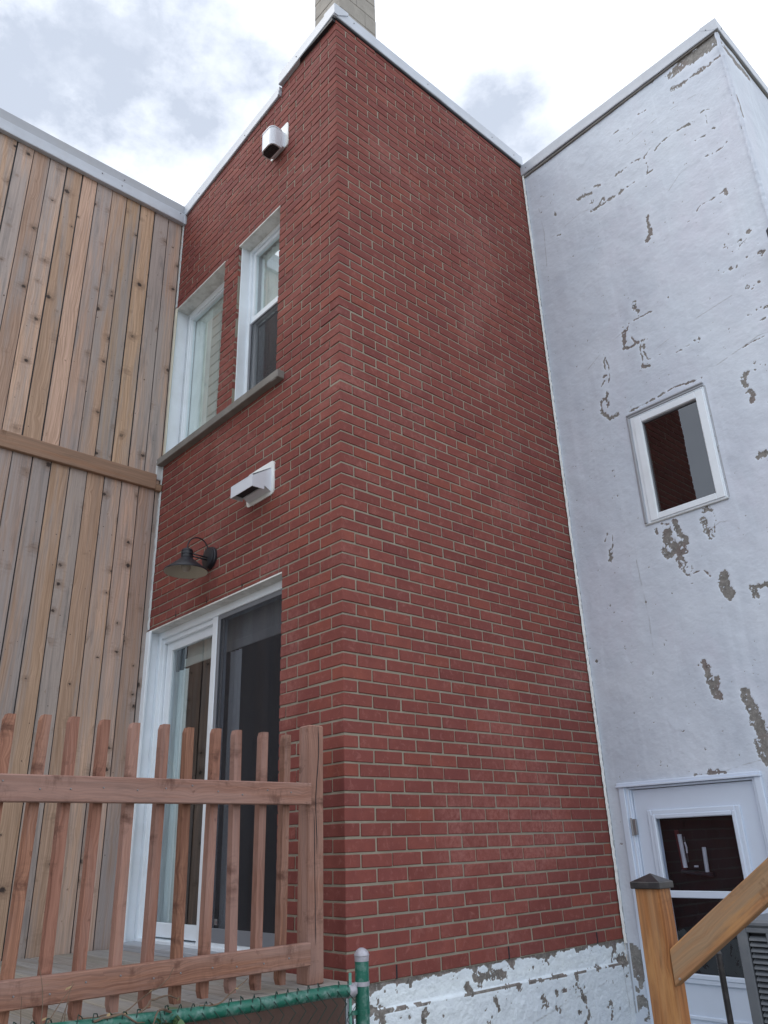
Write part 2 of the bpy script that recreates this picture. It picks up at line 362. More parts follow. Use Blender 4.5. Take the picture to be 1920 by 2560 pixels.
MAT['lintel'] = simple('weathered_white_lintel', (.74, .75, .73), .6, var=.12, dirt=(.26, .25, .22), dscale=9, damt=.55)
MAT['glass'] = glassmat('window_glass', (.94, .98, .98), .10)
MAT['glass_mid'] = glassmat('small_window_glass', (.6, .6, .6), .04)
MAT['glass_door'] = glassmat('patio_glass', (.88, .92, .93), .05)
MAT['glass_sash'] = glassmat('sash_glass', (.92, .96, .96), .17)
MAT['glass_low'] = glassmat('dark_door_glass', (.86, .88, .92), .01, mul=1.1)
MAT['screenframe'] = simple('grey_screen_frame', (.20, .215, .24), .45, var=.05)
MAT['room'] = simple('dim_room_wall', (.30, .31, .31), .9, var=.05)
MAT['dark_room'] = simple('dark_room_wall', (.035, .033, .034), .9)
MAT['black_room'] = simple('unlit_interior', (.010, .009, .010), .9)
MAT['curtain'] = simple('pale_curtain', (.82, .85, .83), .9, var=.08)
MAT['valance'] = simple('white_valance', (.62, .62, .58), .6)
MAT['black'] = simple('matte_black_metal', (.018, .020, .027), .42, var=.1)
MAT['lampin'] = simple('cream_lamp_inside', (.52, .50, .42), .6, var=.05)
MAT['bulb'] = simple('frosted_bulb', (.42, .40, .36), .3)
MAT['blackplastic'] = simple('worn_black_plastic', (.014, .014, .017), .32, var=.3, dirt=(.08, .07, .07), dscale=40, damt=.5)
MAT['green'] = simple('chipped_green_enamel', (.008, .115, .080), .38, var=.15, dirt=(.24, .34, .33), dscale=30, damt=.6, bump=.35, bscale=80)
MAT['greenwire'] = simple('dark_green_wire', (.008, .035, .028), .5)
MAT['greenbar'] = simple('pale_green_bar', (.09, .30, .24), .5, dirt=(.3, .4, .38), dscale=30, damt=.5)
MAT['galv'] = simple('galvanised_cap', (.38, .38, .43), .45, metal=.25, var=.15, bump=.5, bscale=60, dirt=(.24, .23, .26), dscale=30, damt=.6)
MAT['ac'] = simple('grey_condenser_paint', (.115, .130, .150), .5, var=.05, dirt=(.25, .26, .27), dscale=12, damt=.3)
MAT['ac_in'] = simple('condenser_core', (.010, .012, .018), .6)
MAT['doorpaint'] = simple('pale_blue_white_door', (.64, .73, .86), .42, var=.02)
MAT['twig'] = simple('dry_vine_stem', (.15, .105, .075), .9, var=.25)
MAT['leaf'] = simple('dull_green_leaf', (.075, .14, .055), .6, var=.3)
MAT['leafdry'] = simple('dry_leaf', (.26, .19, .10), .8, var=.3)
MAT['steel'] = simple('steel_hinge', (.33, .33, .34), .4, metal=.7)
MAT['pink'] = simple('pink_sticker', (.55, .32, .33), .5)
MAT['white'] = simple('white_sticker', (.7, .7, .68), .5)
MAT['inktag'] = simple('dark_sticker_ink', (.05, .04, .06), .5)
MAT['roof'] = simple('roof_membrane', (.12, .12, .12), .9)
MAT['ground'] = simple('dusty_gravel_yard', (.17, .155, .13), .95, var=.3, bump=.8, bscale=30, dirt=(.06, .075, .03), dscale=.8, damt=.8)
MAT['concrete'] = simple('concrete_pad', (.33, .32, .30), .9, var=.1, bump=.3)
MAT['whitetube'] = simple('white_tube', (.62, .62, .64), .4)
MAT['redcloth'] = simple('dark_red_cloth', (.12, .02, .02), .8)
def screenmat():
    m = bpy.data.materials.new('fine_insect_screen'); m.use_nodes = True; t = m.node_tree; t.nodes.clear(); g = G(t); p = g.obj()
    df = g.n('ShaderNodeBsdfPrincipled', {'Base Color': (.036, .040, .052, 1), 'Roughness': .7}).outputs[0]
    tr = g.n('ShaderNodeBsdfTransparent').outputs[0]
    st = g.rng(g.noise(g.scale(p, (9, 1, .8)), 1.0, 3), .35, .7, .24, .36)
    mx = g.n('ShaderNodeMixShader', {0: st, 1: tr, 2: df}).outputs[0]
    o = g.n('ShaderNodeOutputMaterial'); t.links.new(mx, o.inputs[0]); return m
MAT['screen'] = screenmat()
D, W, A, CH = 2.181, 1.85, 2.25, 0.0675
GZ = -1.12
# ------------------------------------------------------------------ ground
m = MB(); m.quad((-250, -250, GZ), (250, -250, GZ), (250, 250, GZ), (-250, 250, GZ))
tag(m.build('ground', MAT['ground']), None, None, kind='structure')

# ------------------------------------------------------------------ brick house
BH = thing('brick_house', 'red brick house corner with grey sill, white windows and white metal roof edge', 'house', (-1.1, 1.0, GZ))
OPEN = [(-1.236, -.675, 3.462, 4.952), (-2.30, -1.438, 3.462, 4.940), (-2.30, -.556, -1, 2.064)]     # x0,x1,z0,z1 on the front face
def top_line(x): return 6.27 if x > -.70 else 5.955 + (x + 2.25)*.105
def brick_walls():
    mb = MB(); c = .0028
    def bk(a, b):
        ang = random.gauss(0, .0022)
        o = Vector((random.gauss(0, .0007), random.gauss(0, .0007), random.gauss(0, .0008)))
        mt = Matrix.Translation(o)
        mb.box(a, b, c, mat=mt, jit=.0009)
    for i in range(0, 94):
        z0 = i*CH + .0035; z1 = z0 + .0575
        if i == 0: pass
        even = i % 2 == 0
        # the corner brick shows on both faces
        if z0 < 6.27:
            if even: bk((-.092, 0, z0), (0, .19, z1))
            else: bk((-.19, 0, z0), (0, .092, z1))
        # side face, plane x = 0, running along +y
        y = .20 if even else .102
        while y < D - .02:
            y1 = min(y + .19 + random.gauss(0, .0015), D + .01)
            if z0 < 6.30: bk((-.05, y, z0), (0, y1, z1))
            y = y1 + .0095 + random.gauss(0, .0015)
        # front face, plane y = 0, running along -x
        x = -.102 if even else -.20
        while x > -A - .03:
            x1 = max(x - .19 + random.gauss(0, .0015), -A - .04)
            segs = [(x1, x)]
            for (a0, a1, b0, b1) in OPEN:
                if z1 <= b0 + .004 or z0 >= b1 - .004: continue
                zz0, zz1 = z0, z1
                ns = []
                for (s0, s1) in segs:
                    if s1 <= a0 or s0 >= a1: ns.append((s0, s1)); continue
                    if s1 > a1 + .012: ns.append((a1, s1))
                    if s0 < a0 - .012: ns.append((s0, a0))
                segs = ns
            for s0, s1 in segs:
                if s0 < -.70 < s1 and z1 > top_line(-.71) + .06: s0 = -.698
                if z0 < top_line((s0+s1)/2+.06) + .02:
                    dep = .09 if any(abs(s1-a0) < .002 or abs(s0-a1) < .002 for a0, a1, _, _ in OPEN) else .05
                    zb, zt = z0, z1
                    if dep == .05:
                        pass
                    bk((s0, 0, zb), (s1, dep, zt))
            x = x1 - .0095 - random.gauss(0, .0015)
    # slips that close the courses cut by each opening head
    for (a0, a1, b0, b1) in OPEN:
        i = int(b1/CH); z0 = b1 + .002; z1 = i*CH + .0035 + .0575
        if z1 - z0 > .012:
            x = a0
            while x < a1 - .01:
                x2 = min(x + .19, a1); mb.box((max(x, -A-.04), 0, z0), (x2 - .008 if x2 < a1 else x2, .05, z1), .002, jit=.0006); x = x2
    return mb.build('brick_wall', MAT['brick'], BH)
brick_walls()
# mortar bed, a few mm behind the brick faces, open where the windows are
mb = MB()
R = .0048
def wallpieces(mb, y, x0, x1, z0, z1, holes, thick):
    xs = sorted({x0, x1, *[min(max(h[0], x0), x1) for h in holes], *[min(max(h[1], x0), x1) for h in holes]})
    zs = sorted({z0, z1, *[min(max(h[2], z0), z1) for h in holes], *[min(max(h[3], z0), z1) for h in holes]})
    for i in range(len(xs)-1):
        for j in range(len(zs)-1):
            cx, cz = (xs[i]+xs[i+1])/2, (zs[j]+zs[j+1])/2
            if any(h[0] < cx < h[1] and h[2] < cz < h[3] for h in holes): continue
            if xs[i+1]-xs[i] > 1e-5 and zs[j+1]-zs[j] > 1e-5: mb.box((xs[i], y, zs[j]), (xs[i+1], y+thick, zs[j+1]))
wallpieces(mb, R, -A-.04, -R, 0, 6.0, [(h[0], h[1]+.003, h[2], h[3]) for h in OPEN], .10)
mb.prism([(-A-.04, 6.0), (-R, 6.0), (-R, 6.26), (-.70, 6.26), (-.70, 6.14), (-A-.04, 5.99)], (0, 1, 0), .10, origin=(0, R, 0), ex=(1, 0, 0), ey=(0, 0, 1))
mb.box((-.105, .105, 0), (-R, D+.05, 6.26))
mb.build('mortar', MAT['mortar'], BH)
# hairline dark weep slots in the bottom course and over the heads
for y in (.298, 1.098, 1.90):
    mb = MB(); mb.box((-.02, y-.006, .002), (.0006, y+.004, .060)); mb.build('weep_slot', MAT['hood_in_and_shade'], BH)
for x, z in ((-.99, 2.072), (-1.42, 2.072), (-1.84, 2.072), (-.80, 4.956), (-1.02, 4.956), (-1.9, 4.95)):
    mb = MB(); mb.box((x-.004, -.0006, z+.004), (x+.003, .02, z+.055)); mb.build('weep_slot', MAT['hood_in_and_shade'], BH)
# lintels
for (a0, a1, b0, b1), d in zip(OPEN, (.10, .12, .08)):
    mb = MB(); mb.box((max(a0, -A)+.001, .0015, b1-.010), (a1+.03, d, b1+.001), .001); mb.build('steel_lintel', MAT['lintel'], BH)
# sill under both upper windows
mb = MB(); mb.box((-A-.01, -.052, 3.398), (-.578, .13, 3.458), .004, jit=.001)
mb.box((-.66, -.050, 3.392), (-.6, -.03, 3.399), .002)
mb.build('window_sill', MAT['sill'], BH)
mb = MB(); mb.box((-A-.03, -.055, 3.28), (-A+.012, .0, 3.45), .006, jit=.003); mb.build('mortar_lump', MAT['caulk'], BH)
# flashings of the flat roof
def flash(mb, p0, p1, zb0, zt0, zb1, zt1, out, proud, back=.10, lip=.006):
    """sheet-metal roof edge from p0 to p1 (xy), face 'proud' of the wall along out"""
    p0 = Vector((*p0, 0)); p1 = Vector((*p1, 0)); out = Vector((*out, 0)); n = max(2, int((p1-p0).length/.12)); secs = []
    for i in range(n+1):
        t = i/n; p = p0.lerp(p1, t); zb = zb0+(zb1-zb0)*t; zt = zt0+(zt1-zt0)*t; wv = random.gauss(0, .0008)
        q = [(0.0, zb+.004), (proud-.004, zb), (proud+wv, zb+lip), (proud+wv-.001, zb+(zt-zb)*.5), (proud+wv, zt-.004), (proud-.006, zt), (-back, zt+.006), (-back, zt-.02)]
        secs.append([p + out*a + Vector((0, 0, z)) for a, z in q])
    m_ = len(secs[0]); vs = [v for s_ in secs for v in s_]; fs = []
    flip = (p1-p0).cross(out).z > 0
    for i in range(n):
        for k in range(m_):
            f = (i*m_+k, i*m_+(k+1) % m_, (i+1)*m_+(k+1) % m_, (i+1)*m_+k); fs.append(f if flip else f[::-1])
    a = tuple(range(m_)); b = tuple(n*m_+k for k in range(m_)); fs += [a[::-1] if flip else a, b if flip else b[::-1]]
    mb.add(vs, fs)
mb = MB(); flash(mb, (-A+.01, 0), (-.700, 0), 5.952, 6.082, 6.108, 6.200, (0, -1), .020)
mb.box((-.712, -.030, 6.10), (-.694, .0, 6.150), .003)
mb.build('roof_flashing', MAT['metal'], BH, smooth=False)
mb = MB(); flash(mb, (-.690, 0), (.030, 0), 6.196, 6.312, 6.262, 6.372, (0, -1), .036)
mb.build('roof_flashing', MAT['metal'], BH)
mb = MB(); mb.box((-.69, -.030, 6.222), (-.004, .004, 6.275), .002); mb.build('soffit_shadow_board', MAT['hood_in_and_shade'], BH)
mb = MB(); flash(mb, (0, -.034), (0, D-.005), 6.256, 6.375, 6.258, 6.372, (1, 0), .022)
mb.build('roof_flashing', MAT['metal'], BH)
mb = MB(); mb.box((-.03, .0, 6.243), (.010, D-.01, 6.257)); mb.build('drip_gap_shade', MAT['hood_in_and_shade'], BH)  # solid near-black bar, painted shade under the flashing edge
def screws(par, pts, n, r=.0042, name='flashing_screw', mat='screw'):
    n = Vector(n); q = n.to_track_quat('Z', 'Y').to_matrix().to_4x4()
    for p in pts:
        s_ = MB(); s_.lathe([(0, .0035), (r*.8, .003), (r, 0), (r, -.002)], Vector(p), 8, q); s_.build(name, MAT[mat], par)
screws(BH, [(-.45, -.0375, 6.275), (-1.2, -.0215, 6.095), (-1.95, -.0215, 6.03)], (0, -1, 0))
screws(BH, [(.0235, .16, 6.33), (.0235, .95, 6.32), (.0235, 1.75, 6.31), (.0235, 2.05, 6.31)], (1, 0, 0))
# roof and chimney
mb = MB(); mb.box((-A+.02, .10, 5.80), (-.10, 6.0, 6.16)); roof = mb.build('roof', MAT['roof'], BH)
mb = MB(); x0, x1, y0, y1 = -.925, -.555, .50, .94
z = 6.10; k = 0
while z < 8.7:
    mb.box((x0, y0, z), (x1, y1, z+.194), .006, jit=.002); z += .2; k += 1
ch = mb.build('chimney', MAT['block'], roof)
mb = MB(); mb.box((x0+.005, y0+.005, 6.1), (x1-.005, y1-.005, 8.69))
for i in range(13):
    zz = 6.10 + i*.2
    if i % 2: mb.box((x0+.17, y0-.0008, zz+.003), (x0+.176, y0+.01, zz+.19)); mb.box((x1-.01, y0+.30, zz+.003), (x1+.0008, y0+.306, zz+.19))
    else: mb.box((x0+.26, y0-.0008, zz+.003), (x0+.266, y0+.01, zz+.19)); mb.box((x1-.01, y0+.2, zz+.003), (x1+.0008, y0+.206, zz+.19))
mb.build('chimney_joint', MAT['blockjoint'], ch)
# plain rear and flank walls of the house so it stands as a building
mb = MB(); mb.box((-A+.0, D+.10, 0), (-.11, 6.0, 5.8)); mb.box((-A-.0, 5.9, GZ), (-.11, 6.02, 0)); mb.build('rear_wall', MAT['mortar'], BH)
# rooms behind the openings
def room(name, x0, x1, y0, y1, z0, z1, mat):
    mb = MB(); mb.box((x0, y0, z0), (x1, y1, z1)); mb.f = [f[::-1] for f in mb.f]
    # open front (y = y0): drop that face
    keep = [i for i, f in enumerate(mb.f) if not all(abs(mb.v[k][1]-y0) < 1e-6 for k in f)]
    mb.f = [mb.f[i] for i in keep]; mb.mi = [0]*len(mb.f)
    return mb.build(name, mat, BH)
room('upper_room', -A+.02, -.12, .16, 2.1, 2.9, 5.6, MAT['room'])
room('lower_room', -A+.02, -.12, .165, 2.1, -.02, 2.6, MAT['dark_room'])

# --- windows
def ring(mb, x0, x1, z0, z1, y0, y1, wl, wr, wb, wt, c=.003):
    mb.box((x0, y0, z0), (x0+wl, y1, z1), c); mb.box((x1-wr, y0, z0), (x1, y1, z1), c)
    mb.box((x0+wl, y0, z1-wt), (x1-wr, y1, z1), c); mb.box((x0+wl, y0, z0), (x1-wr, y1, z0+wb), c)
# fixed window beside the timber wall
x0, x1, z0, z1 = -A-.005, -1.435, 3.46, 4.935
mb = MB(); mb.box((x0, .004, z0), (x0+.006, .12, z1), .001)                # lined reveal
ring(mb, x0+.004, x1+.02, z0, z1, .118, .175, .045, .05, .05, .062)
ring(mb, x0+.049, x1-.03, z0+.05, z1-.062, .132, .170, .010, .01, .012, .014, .002)
wf = mb.build('window_frame', MAT['vinyl'], BH)
mb = MB(); mb.box((x0+.012, .1165, z0+.02), (x0+.014, .1185, z1-.02)); mb.box((x0+.03, .1165, z0+.02), (x0+.0315, .1185, z1-.02)); mb.build('frame_groove', MAT['screenframe'], wf)
mb = MB(); mb.box((x0-.004, -.006, z0), (x0+.030, .006, z1+.004), .004, jit=.002); mb.build('caulk_strip', MAT['vinyl_cream'], wf)
mb = MB(); mb.box((x0+.055, .150, z0+.05), (x1-.03, .154, z1-.07)); mb.build('pane', MAT['glass'], wf)
# sash window
x0, x1, z0, z1 = -1.234, -.672, 3.46, 4.947
mb = MB(); mb.box((x0-.002, .026, z0), (x0+.008, .10, z1), .002)
ring(mb, x0, x1+.03, z0, z1, .098, .165, .034, .03, .03, .036)
ring(mb, x0+.034, x1, 4.236, z1-.036, .116, .150, .028, .03, .058, .034)    # upper sash with meeting rail
sf = mb.build('window_frame', MAT['vinyl'], BH)
mb = MB(); ring(mb, x0+.034, x1, z0+.03, 4.234, .106, .118, .020, .03, .03, .016, .002); mb.build('screen_frame', MAT['screenframe'], sf)
mb = MB(); mb.box((x0+.05, .111, z0+.05), (x1-.01, .1125, 4.22)); mb.build('insect_screen', MAT['screen'], sf)
mb = MB(); ring(mb, x0+.036, x1, z0+.03, 4.27, .128, .158, .04, .03, .04, .04); mb.build('lower_sash', MAT['vinyl'], sf)
mb = MB(); mb.box((x0+.06, .132, 4.29), (x1-.02, .136, z1-.065)); mb.box((x0+.074, .143, z0+.06), (x1-.02, .147, 4.24)); mb.build('pane', MAT['glass_sash'], sf)
# curtains and blinds inside
def curtain(x0, x1, y, z0, z1, amp, wl, name, mat):
    n = int((x1-x0)/.006); vs = []; 
    for i in range(n+1):
        x = x0+(x1-x0)*i/n; yy = y+amp*math.sin(x/wl*6.28)+amp*.4*math.sin(x/wl*2.1*6.28+1)
        vs += [(x, yy, z0), (x, yy, z1)]
    mb = MB(); mb.add(vs, [(2*i, 2*i+2, 2*i+3, 2*i+1) for i in range(n)]); return mb.build(name, mat, BH, smooth=True)
curtain(-A+.03, -1.93, .185, 3.46, 4.93, .003, .075, 'curtain', MAT['curtain'])
curtain(-1.19, -.66, .185, 4.26, 4.90, .006, .06, 'curtain', MAT['curtain'])
mb = MB()
for k in range(16): mb.box((-1.928, .182, 3.40+k*.095), (-1.40, .20, 3.488+k*.095), .004)
mb.build('shiplap_panel', MAT['valance'], BH)

# --- sliding patio door
x0, x1, z0, z1 = -A+.0, -.552, .045, 2.056
PD = MB(); PD.box((x0, .004, z0), (x0+.014, .08, z1), .002); PD.box((x0-.002, -.012, z0), (x0+.055, .006, z1+.0), .003)
ring(PD, x0+.012, x1+.03, z0, z1, .078, .20, .050, .075, .035, .052, .003)
PD.box((x0+.062, .102, z0), (x0+.072, .2, z1-.05), .002); PD.box((x0+.08, .125, z0), (x0+.09, .2, z1-.05), .002)
PD.box((x0+.06, .10, z1-.085), (-1.46, .2, z1-.05), .003)
pdf = PD.build('patio_door', MAT['vinyl'], BH)
mb = MB(); ring(mb, x0+.085, -1.40, .09, z1-.075, .128, .160, .060, .055, .080, .070, .003)
slp = mb.build('sliding_panel', MAT['vinyl'], pdf)
mb = MB(); mb.box((x0+.14, .142, .16), (-1.45, .146, z1-.14)); mb.build('pane', MAT['glass_door'], pdf)
mb = MB(); mb.box((-1.470, .084, .06), (-1.412, .122, z1-.050), .004); mb.box((-.60, .084, .06), (-.555, .122, z1-.05), .003); mb.box((-1.41, .09, .06), (-.6, .122, .10), .003)
mb.build('door_stile', MAT['vinyl'], pdf)
mb = MB(); ring(mb, -1.410, -.600, .10, z1-.052, .088, .100, .030, .03, .072, .030, .002)
mb.box((-1.372, .100, .17), (-1.352, .112, z1-.085), .002); mb.build('screen_frame', MAT['screenframe'], pdf)
mb = MB(); mb.box((-1.385, .093, .165), (-.625, .0945, z1-.08)); mb.build('insect_screen', MAT['screen'], pdf)
mb = MB(); mb.box((-1.40, .112, .12), (-.60, .116, z1-.06)); mb.build('pane', MAT['glass_low'], pdf)
mb = MB(); mb.box((x0+.02, -.055, .040), (x1+.0, .10, .062), .004); mb.box((x0+.02, -.058, .028), (x1, -.045, .042), .002)
mb.build('threshold', MAT['metal_grey'], pdf)
mb = MB(); pts = [(-2.045+.0, .128, 1.14), (-2.040, .100, 1.135), (-2.025, .092, 1.10), (-2.015, .090, 1.04), (-2.022, .094, .985), (-2.035, .104, .96), (-2.045, .128, .955)]
pts = [(x-.058, y, z) for x, y, z in pts]
mb.tube(pts, .008, 8); mb.build('handle', MAT['sealant'], pdf, smooth=True)
mb = MB(); mb.cur = 0; mb.box((-2.108, .1405, .176), (-2.068, .1412, .262)); mb.cur = 1
mb.prism([(-2.100+.013*(1+math.cos(a)), .222+.024*math.sin(a)) for a in np.linspace(0, 2*PI, 18)[:-1]], (0, -1, 0), .0006, origin=(0, .1400, 0), ex=(1, 0, 0), ey=(0, 0, 1)); mb.cur = 2
mb.prism([(-2.092+.008*math.cos(a), .203+.014*math.sin(a)) for a in np.linspace(0, 2*PI, 14)[:-1]], (0, -1, 0), .0004, origin=(0, .1392, 0), ex=(1, 0, 0), ey=(0, 0, 1))
mb.build('sticker', [MAT['pink'], MAT['inktag'], MAT['white']], pdf)
mb = MB(); mb.cur = 0; mb.box((-1.315, .1105, .185), (-1.285, .1112, .215)); mb.cur = 1; mb.box((-1.30, .1098, .19), (-1.287, .1103, .205)); mb.build('sticker', [MAT['white'], MAT['pink']], pdf)
# inside: a pale valance rail, seen through the glass
mb = MB(); mb.box((-2.05, .205, 1.79), (-.58, .215, 1.85), .004); mb.box((-2.05, .225, 1.85), (-.58, .24, 2.06), .002); mb.build('valance', MAT['valance'], BH)
curtain(-1.44, -1.30, .215, .06, 1.78, .012, .05, 'curtain', MAT['curtain'])  # pale strip added to imitate the frame's reflection in the glass
curtain(-A+.05, -1.99, .215, .06, 1.78, .008, .07, 'curtain', MAT['curtain'])

# --- seam of caulk where brick meets timber and where brick meets stucco
def ragged(mb, p0, p1, w, dirn, n, thick, outn):
    p0 = Vector(p0); p1 = Vector(p1); d = Vector(dirn); o = Vector(outn); vs = []; fs = []
    for i in range(n+1):
        p = p0.lerp(p1, i/n); w0 = w*random.uniform(.75, 1.3)*.5; w1 = w*random.uniform(.75, 1.25)*.5; h = thick*random.uniform(.6, 1.3)
        vs += [p-d*w0, p-d*w0*.6+o*h, p+d*w1*.6+o*h, p+d*w1]
    for i in range(n):
        for k in range(3): fs.append((4*i+k, 4*i+k+1, 4*i+k+5, 4*i+k+4))
    mb.add(vs, fs)
mb = MB(); ragged(mb, (-A+.010, -.002, 2.07), (-A+.010, -.002, 3.40), .026, (1, 0, 0), 60, .008, (0, -1, 0)); mb.build('caulk_seam', MAT['caulk'], BH); mb = MB(); ragged(mb, (-A+.010, -.002, 4.95), (-A+.010, -.002, 5.98), .024, (1, 0, 0), 50, .008, (0, -1, 0))
mb.build('caulk_seam', MAT['caulk'], BH)
mb = MB(); ragged(mb, (.008, D-.012, -.02), (.008, D-.012, 6.14), .020, (0, 1, 0), 330, .010, (1, 0, 0)); mb.build('caulk_seam', MAT['sealant'], BH)

# ------------------------------------------------------------------ painted masonry (dense sheets with real recesses where the paint is off)
def vnoise(x, z, f, seed, octv=4, rough=.5):
    out = np.zeros_like(x); amp = 1; tot = 0; r = np.random.default_rng(seed)
    for o in range(octv):
        T = r.random((256, 256)); u = x*f+17.3*o+500; v = z*f+9.1*o+500
        i = np.floor(u).astype(int); j = np.floor(v).astype(int); a = u-i; b = v-j
        a = a*a*(3-2*a); b = b*b*(3-2*b); i &= 255; j &= 255; i1 = (i+1) & 255; j1 = (j+1) & 255
        out += amp*(T[i, j]*(1-a)*(1-b)+T[i1, j]*a*(1-b)+T[i, j1]*(1-a)*b+T[i1, j1]*a*b); tot += amp; amp *= rough; f *= 2.03
    return out/tot
def masonry(name, mat, parent, o, eu, en, w, z0, z1, step, holes, patches, cracks, lump, seed, extra=None):
    nu = int(w/step)+1; nz = int((z1-z0)/step)+1
    us = np.linspace(0, w, nu); zs = np.linspace(z0, z1, nz)
    for h in holes:                                          # snap lines to the openings
        for q, arr in ((h[0], us), (h[1], us), (h[2], zs), (h[3], zs)):
            if arr[0] < q < arr[-1]: arr[np.argmin(abs(arr-q))] = q
    U, Z = np.meshgrid(us, zs, indexing='ij')
    peel = np.zeros_like(U); rim = np.zeros_like(U); ck = np.zeros_like(U)
    n1 = vnoise(U, Z, 26, seed, 4, .6); n2 = vnoise(U, Z, 70, seed+1, 3, .6); n3 = vnoise(U, Z, 12, seed+2, 3)
    def seg(P, r, tgt, ragk, pad):
        P = np.array(P, float).reshape(-1, 2)
        x0, x1 = P[:, 0].min()-pad, P[:, 0].max()+pad; y0, y1 = P[:, 1].min()-pad, P[:, 1].max()+pad
        i0, i1 = np.searchsorted(us, [x0, x1]); j0, j1 = np.searchsorted(zs, [y0, y1])
        if i1 <= i0 or j1 <= j0: return
        sl = (slice(i0, i1), slice(j0, j1)); X, Y = U[sl], Z[sl]; d = np.full(X.shape, 9.)
        Q = P if len(P) > 1 else np.vstack([P, P+[.0005, 0]])
        for a, b in zip(Q[:-1], Q[1:]):
            ab = b-a; t = np.clip(((X-a[0])*ab[0]+(Y-a[1])*ab[1])/max(ab@ab, 1e-12), 0, 1)
            d = np.minimum(d, np.hypot(X-a[0]-t*ab[0], Y-a[1]-t*ab[1]))
        if tgt == 'peel':
            rr = r*(1+ragk*(n1[sl]-.5)*3.0)+(n2[sl]-.5)*min(r, .016)*2.0
            if r < .014: rr = rr*np.clip((n1[sl]-.33)*5.5, 0, 1.7)
            v = np.clip((rr-d)/(step*.9)+.5, 0, 1)
            hol = np.clip((n2[sl]*.35+n1[sl]*.65-.645)*40, 0, 1) if r > .006 else 0     # islands of paint left on
            v = v*(1-hol*.9)
            peel[sl] = np.maximum(peel[sl], v); rim[sl] = np.maximum(rim[sl], np.clip(1-(d-r)/(.028+r), 0, 1))
        else:
            v = np.clip((r-d)/(step)+.6, 0, 1)*np.clip((n3[sl]-.38)*6, 0, 1); ck[sl] = np.maximum(ck[sl], v)
    for p in patches:
        r = p[0]; P = [(p[i], p[i+1]) for i in range(1, len(p), 2)] if not isinstance(p[1], tuple) else p[1:]
        seg(P, max(r*1.75, .0032), 'peel', .50, r*3.5+.06)
    for P in cracks: seg(P, .0011, 'ck', 0, .02)
    if extra: extra(U, Z, peel, rim, ck, n1, n2, n3)
    off = (n3-.5)*lump[0]+(vnoise(U, Z, 3, seed+5, 3)-.5)*lump[1]-peel*.0028+np.clip(rim*(1-peel)-.6, 0, 1)*.0006
    if extra: off += extra(U, Z, peel, rim, ck, n1, n2, n3, True)
    edge = np.ones_like(off); off = off*edge
    eu = np.array(eu, float); en = np.array(en, float); o = np.array(o, float)
    V = o+U[..., None]*eu+Z[..., None]*np.array([0, 0, 1.])+off[..., None]*en
    idx = np.arange(nu*nz).reshape(nu, nz)
    F = np.stack([idx[:-1, :-1], idx[1:, :-1], idx[1:, 1:], idx[:-1, 1:]], -1)
    cu, cz = (us[:-1]+us[1:])/2, (zs[:-1]+zs[1:])/2; keep = np.ones(F.shape[:2], bool)
    for h in holes: keep &= ~(((cu > h[0]) & (cu < h[1]))[:, None] & ((cz > h[2]) & (cz < h[3]))[None, :])
    F = F[keep]
    if np.dot(np.cross(eu, [0, 0, 1]), en) < 0: F = F[:, ::-1]
    me = bpy.data.meshes.new(name); nf = len(F)
    me.vertices.add(nu*nz); me.vertices.foreach_set('co', V.astype(np.float32).ravel())
    me.loops.add(nf*4); me.loops.foreach_set('vertex_index', F.astype(np.int32).ravel())
    me.polygons.add(nf); me.polygons.foreach_set('loop_start', np.arange(nf, dtype=np.int32)*4)
    me.update(calc_edges=True)
    for nm, a in (('peel', peel), ('rim', rim), ('ck', ck)):
        at = me.attributes.new(nm, 'FLOAT', 'POINT'); at.data.foreach_set('value', a.astype(np.float32).ravel())
    me.polygons.foreach_set('use_smooth', [True]*nf)
    me.materials.append(mat); ob = bpy.data.objects.new(name, me); COL.objects.link(ob)
    ob.parent = parent; ob.matrix_parent_inverse = Matrix.Translation(-parent.location)
    return ob
# foundation of the brick house, along x = 0
def fnd(U, Z, peel, rim, ck, n1, n2, n3, disp=False):
    if disp: return np.clip((-Z-.105-.012*(U/2.2))/.004+.5, 0, 1)*.014 + (n2-.5)*.004
    topz = -.010-.045*np.clip(n3*1.9-.85, 0, 1)-.03*np.clip(.35-U, 0, 1)*3
    m_ = np.clip((Z-topz+(n1-.5)*.03)/.004, 0, 1); peel[:] = np.maximum(peel, m_)
    lip = (np.abs(Z+.112+.012*(U/2.2)) < .005+.010*(n1-.3)) & (n3 > .47); peel[lip] = 1
    sp = (n1*.6+n3*.4 > .665); peel[sp] = 1
    rim[:] = np.clip(1-np.abs(Z+.07)/.05, 0, 1)*.8
FPS = .62
FP = [(.012, .93, -.185, .95, -.21), (.014, 1.30, -.20, 1.33, -.235), (.012, 1.42, -.215, 1.40, -.26), (.006, 1.50, -.24), (.014, 1.66, -.25, 1.68, -.26), (.010, 1.62, -.13, 1.63, -.145), (.006, 1.60, -.21),
      (.012, 1.80, -.33), (.02, .80, -.05, .95, -.052, 1.02, -.065), (.010, 1.10, -.125, 1.12, -.13), (.012, .40, -.29, .45, -.26), (.006, .55, -.18), (.007, .33, -.16), (.009, .16, -.13, .17, -.16), (.016, .10, -.08, .13, -.12), (.009, 2.05, -.105, 2.12, -.10), (.008, .25, -.27, .26, -.33), (.01, 1.0, -.36)]
masonry('foundation_wall', MAT['foundation'], BH, (-.006, .03, 0), (0, 1, 0), (1, 0, 0), D-.03, GZ, .001, .006, [], [(q[0]*FPS,)+q[1:] for q in FP], [((1.2, -.3), (1.5, -.25), (1.9, -.2)), ((2.08, -.12), (2.1, -.3), (2.13, -.6))], (.010, .012), 21, fnd)
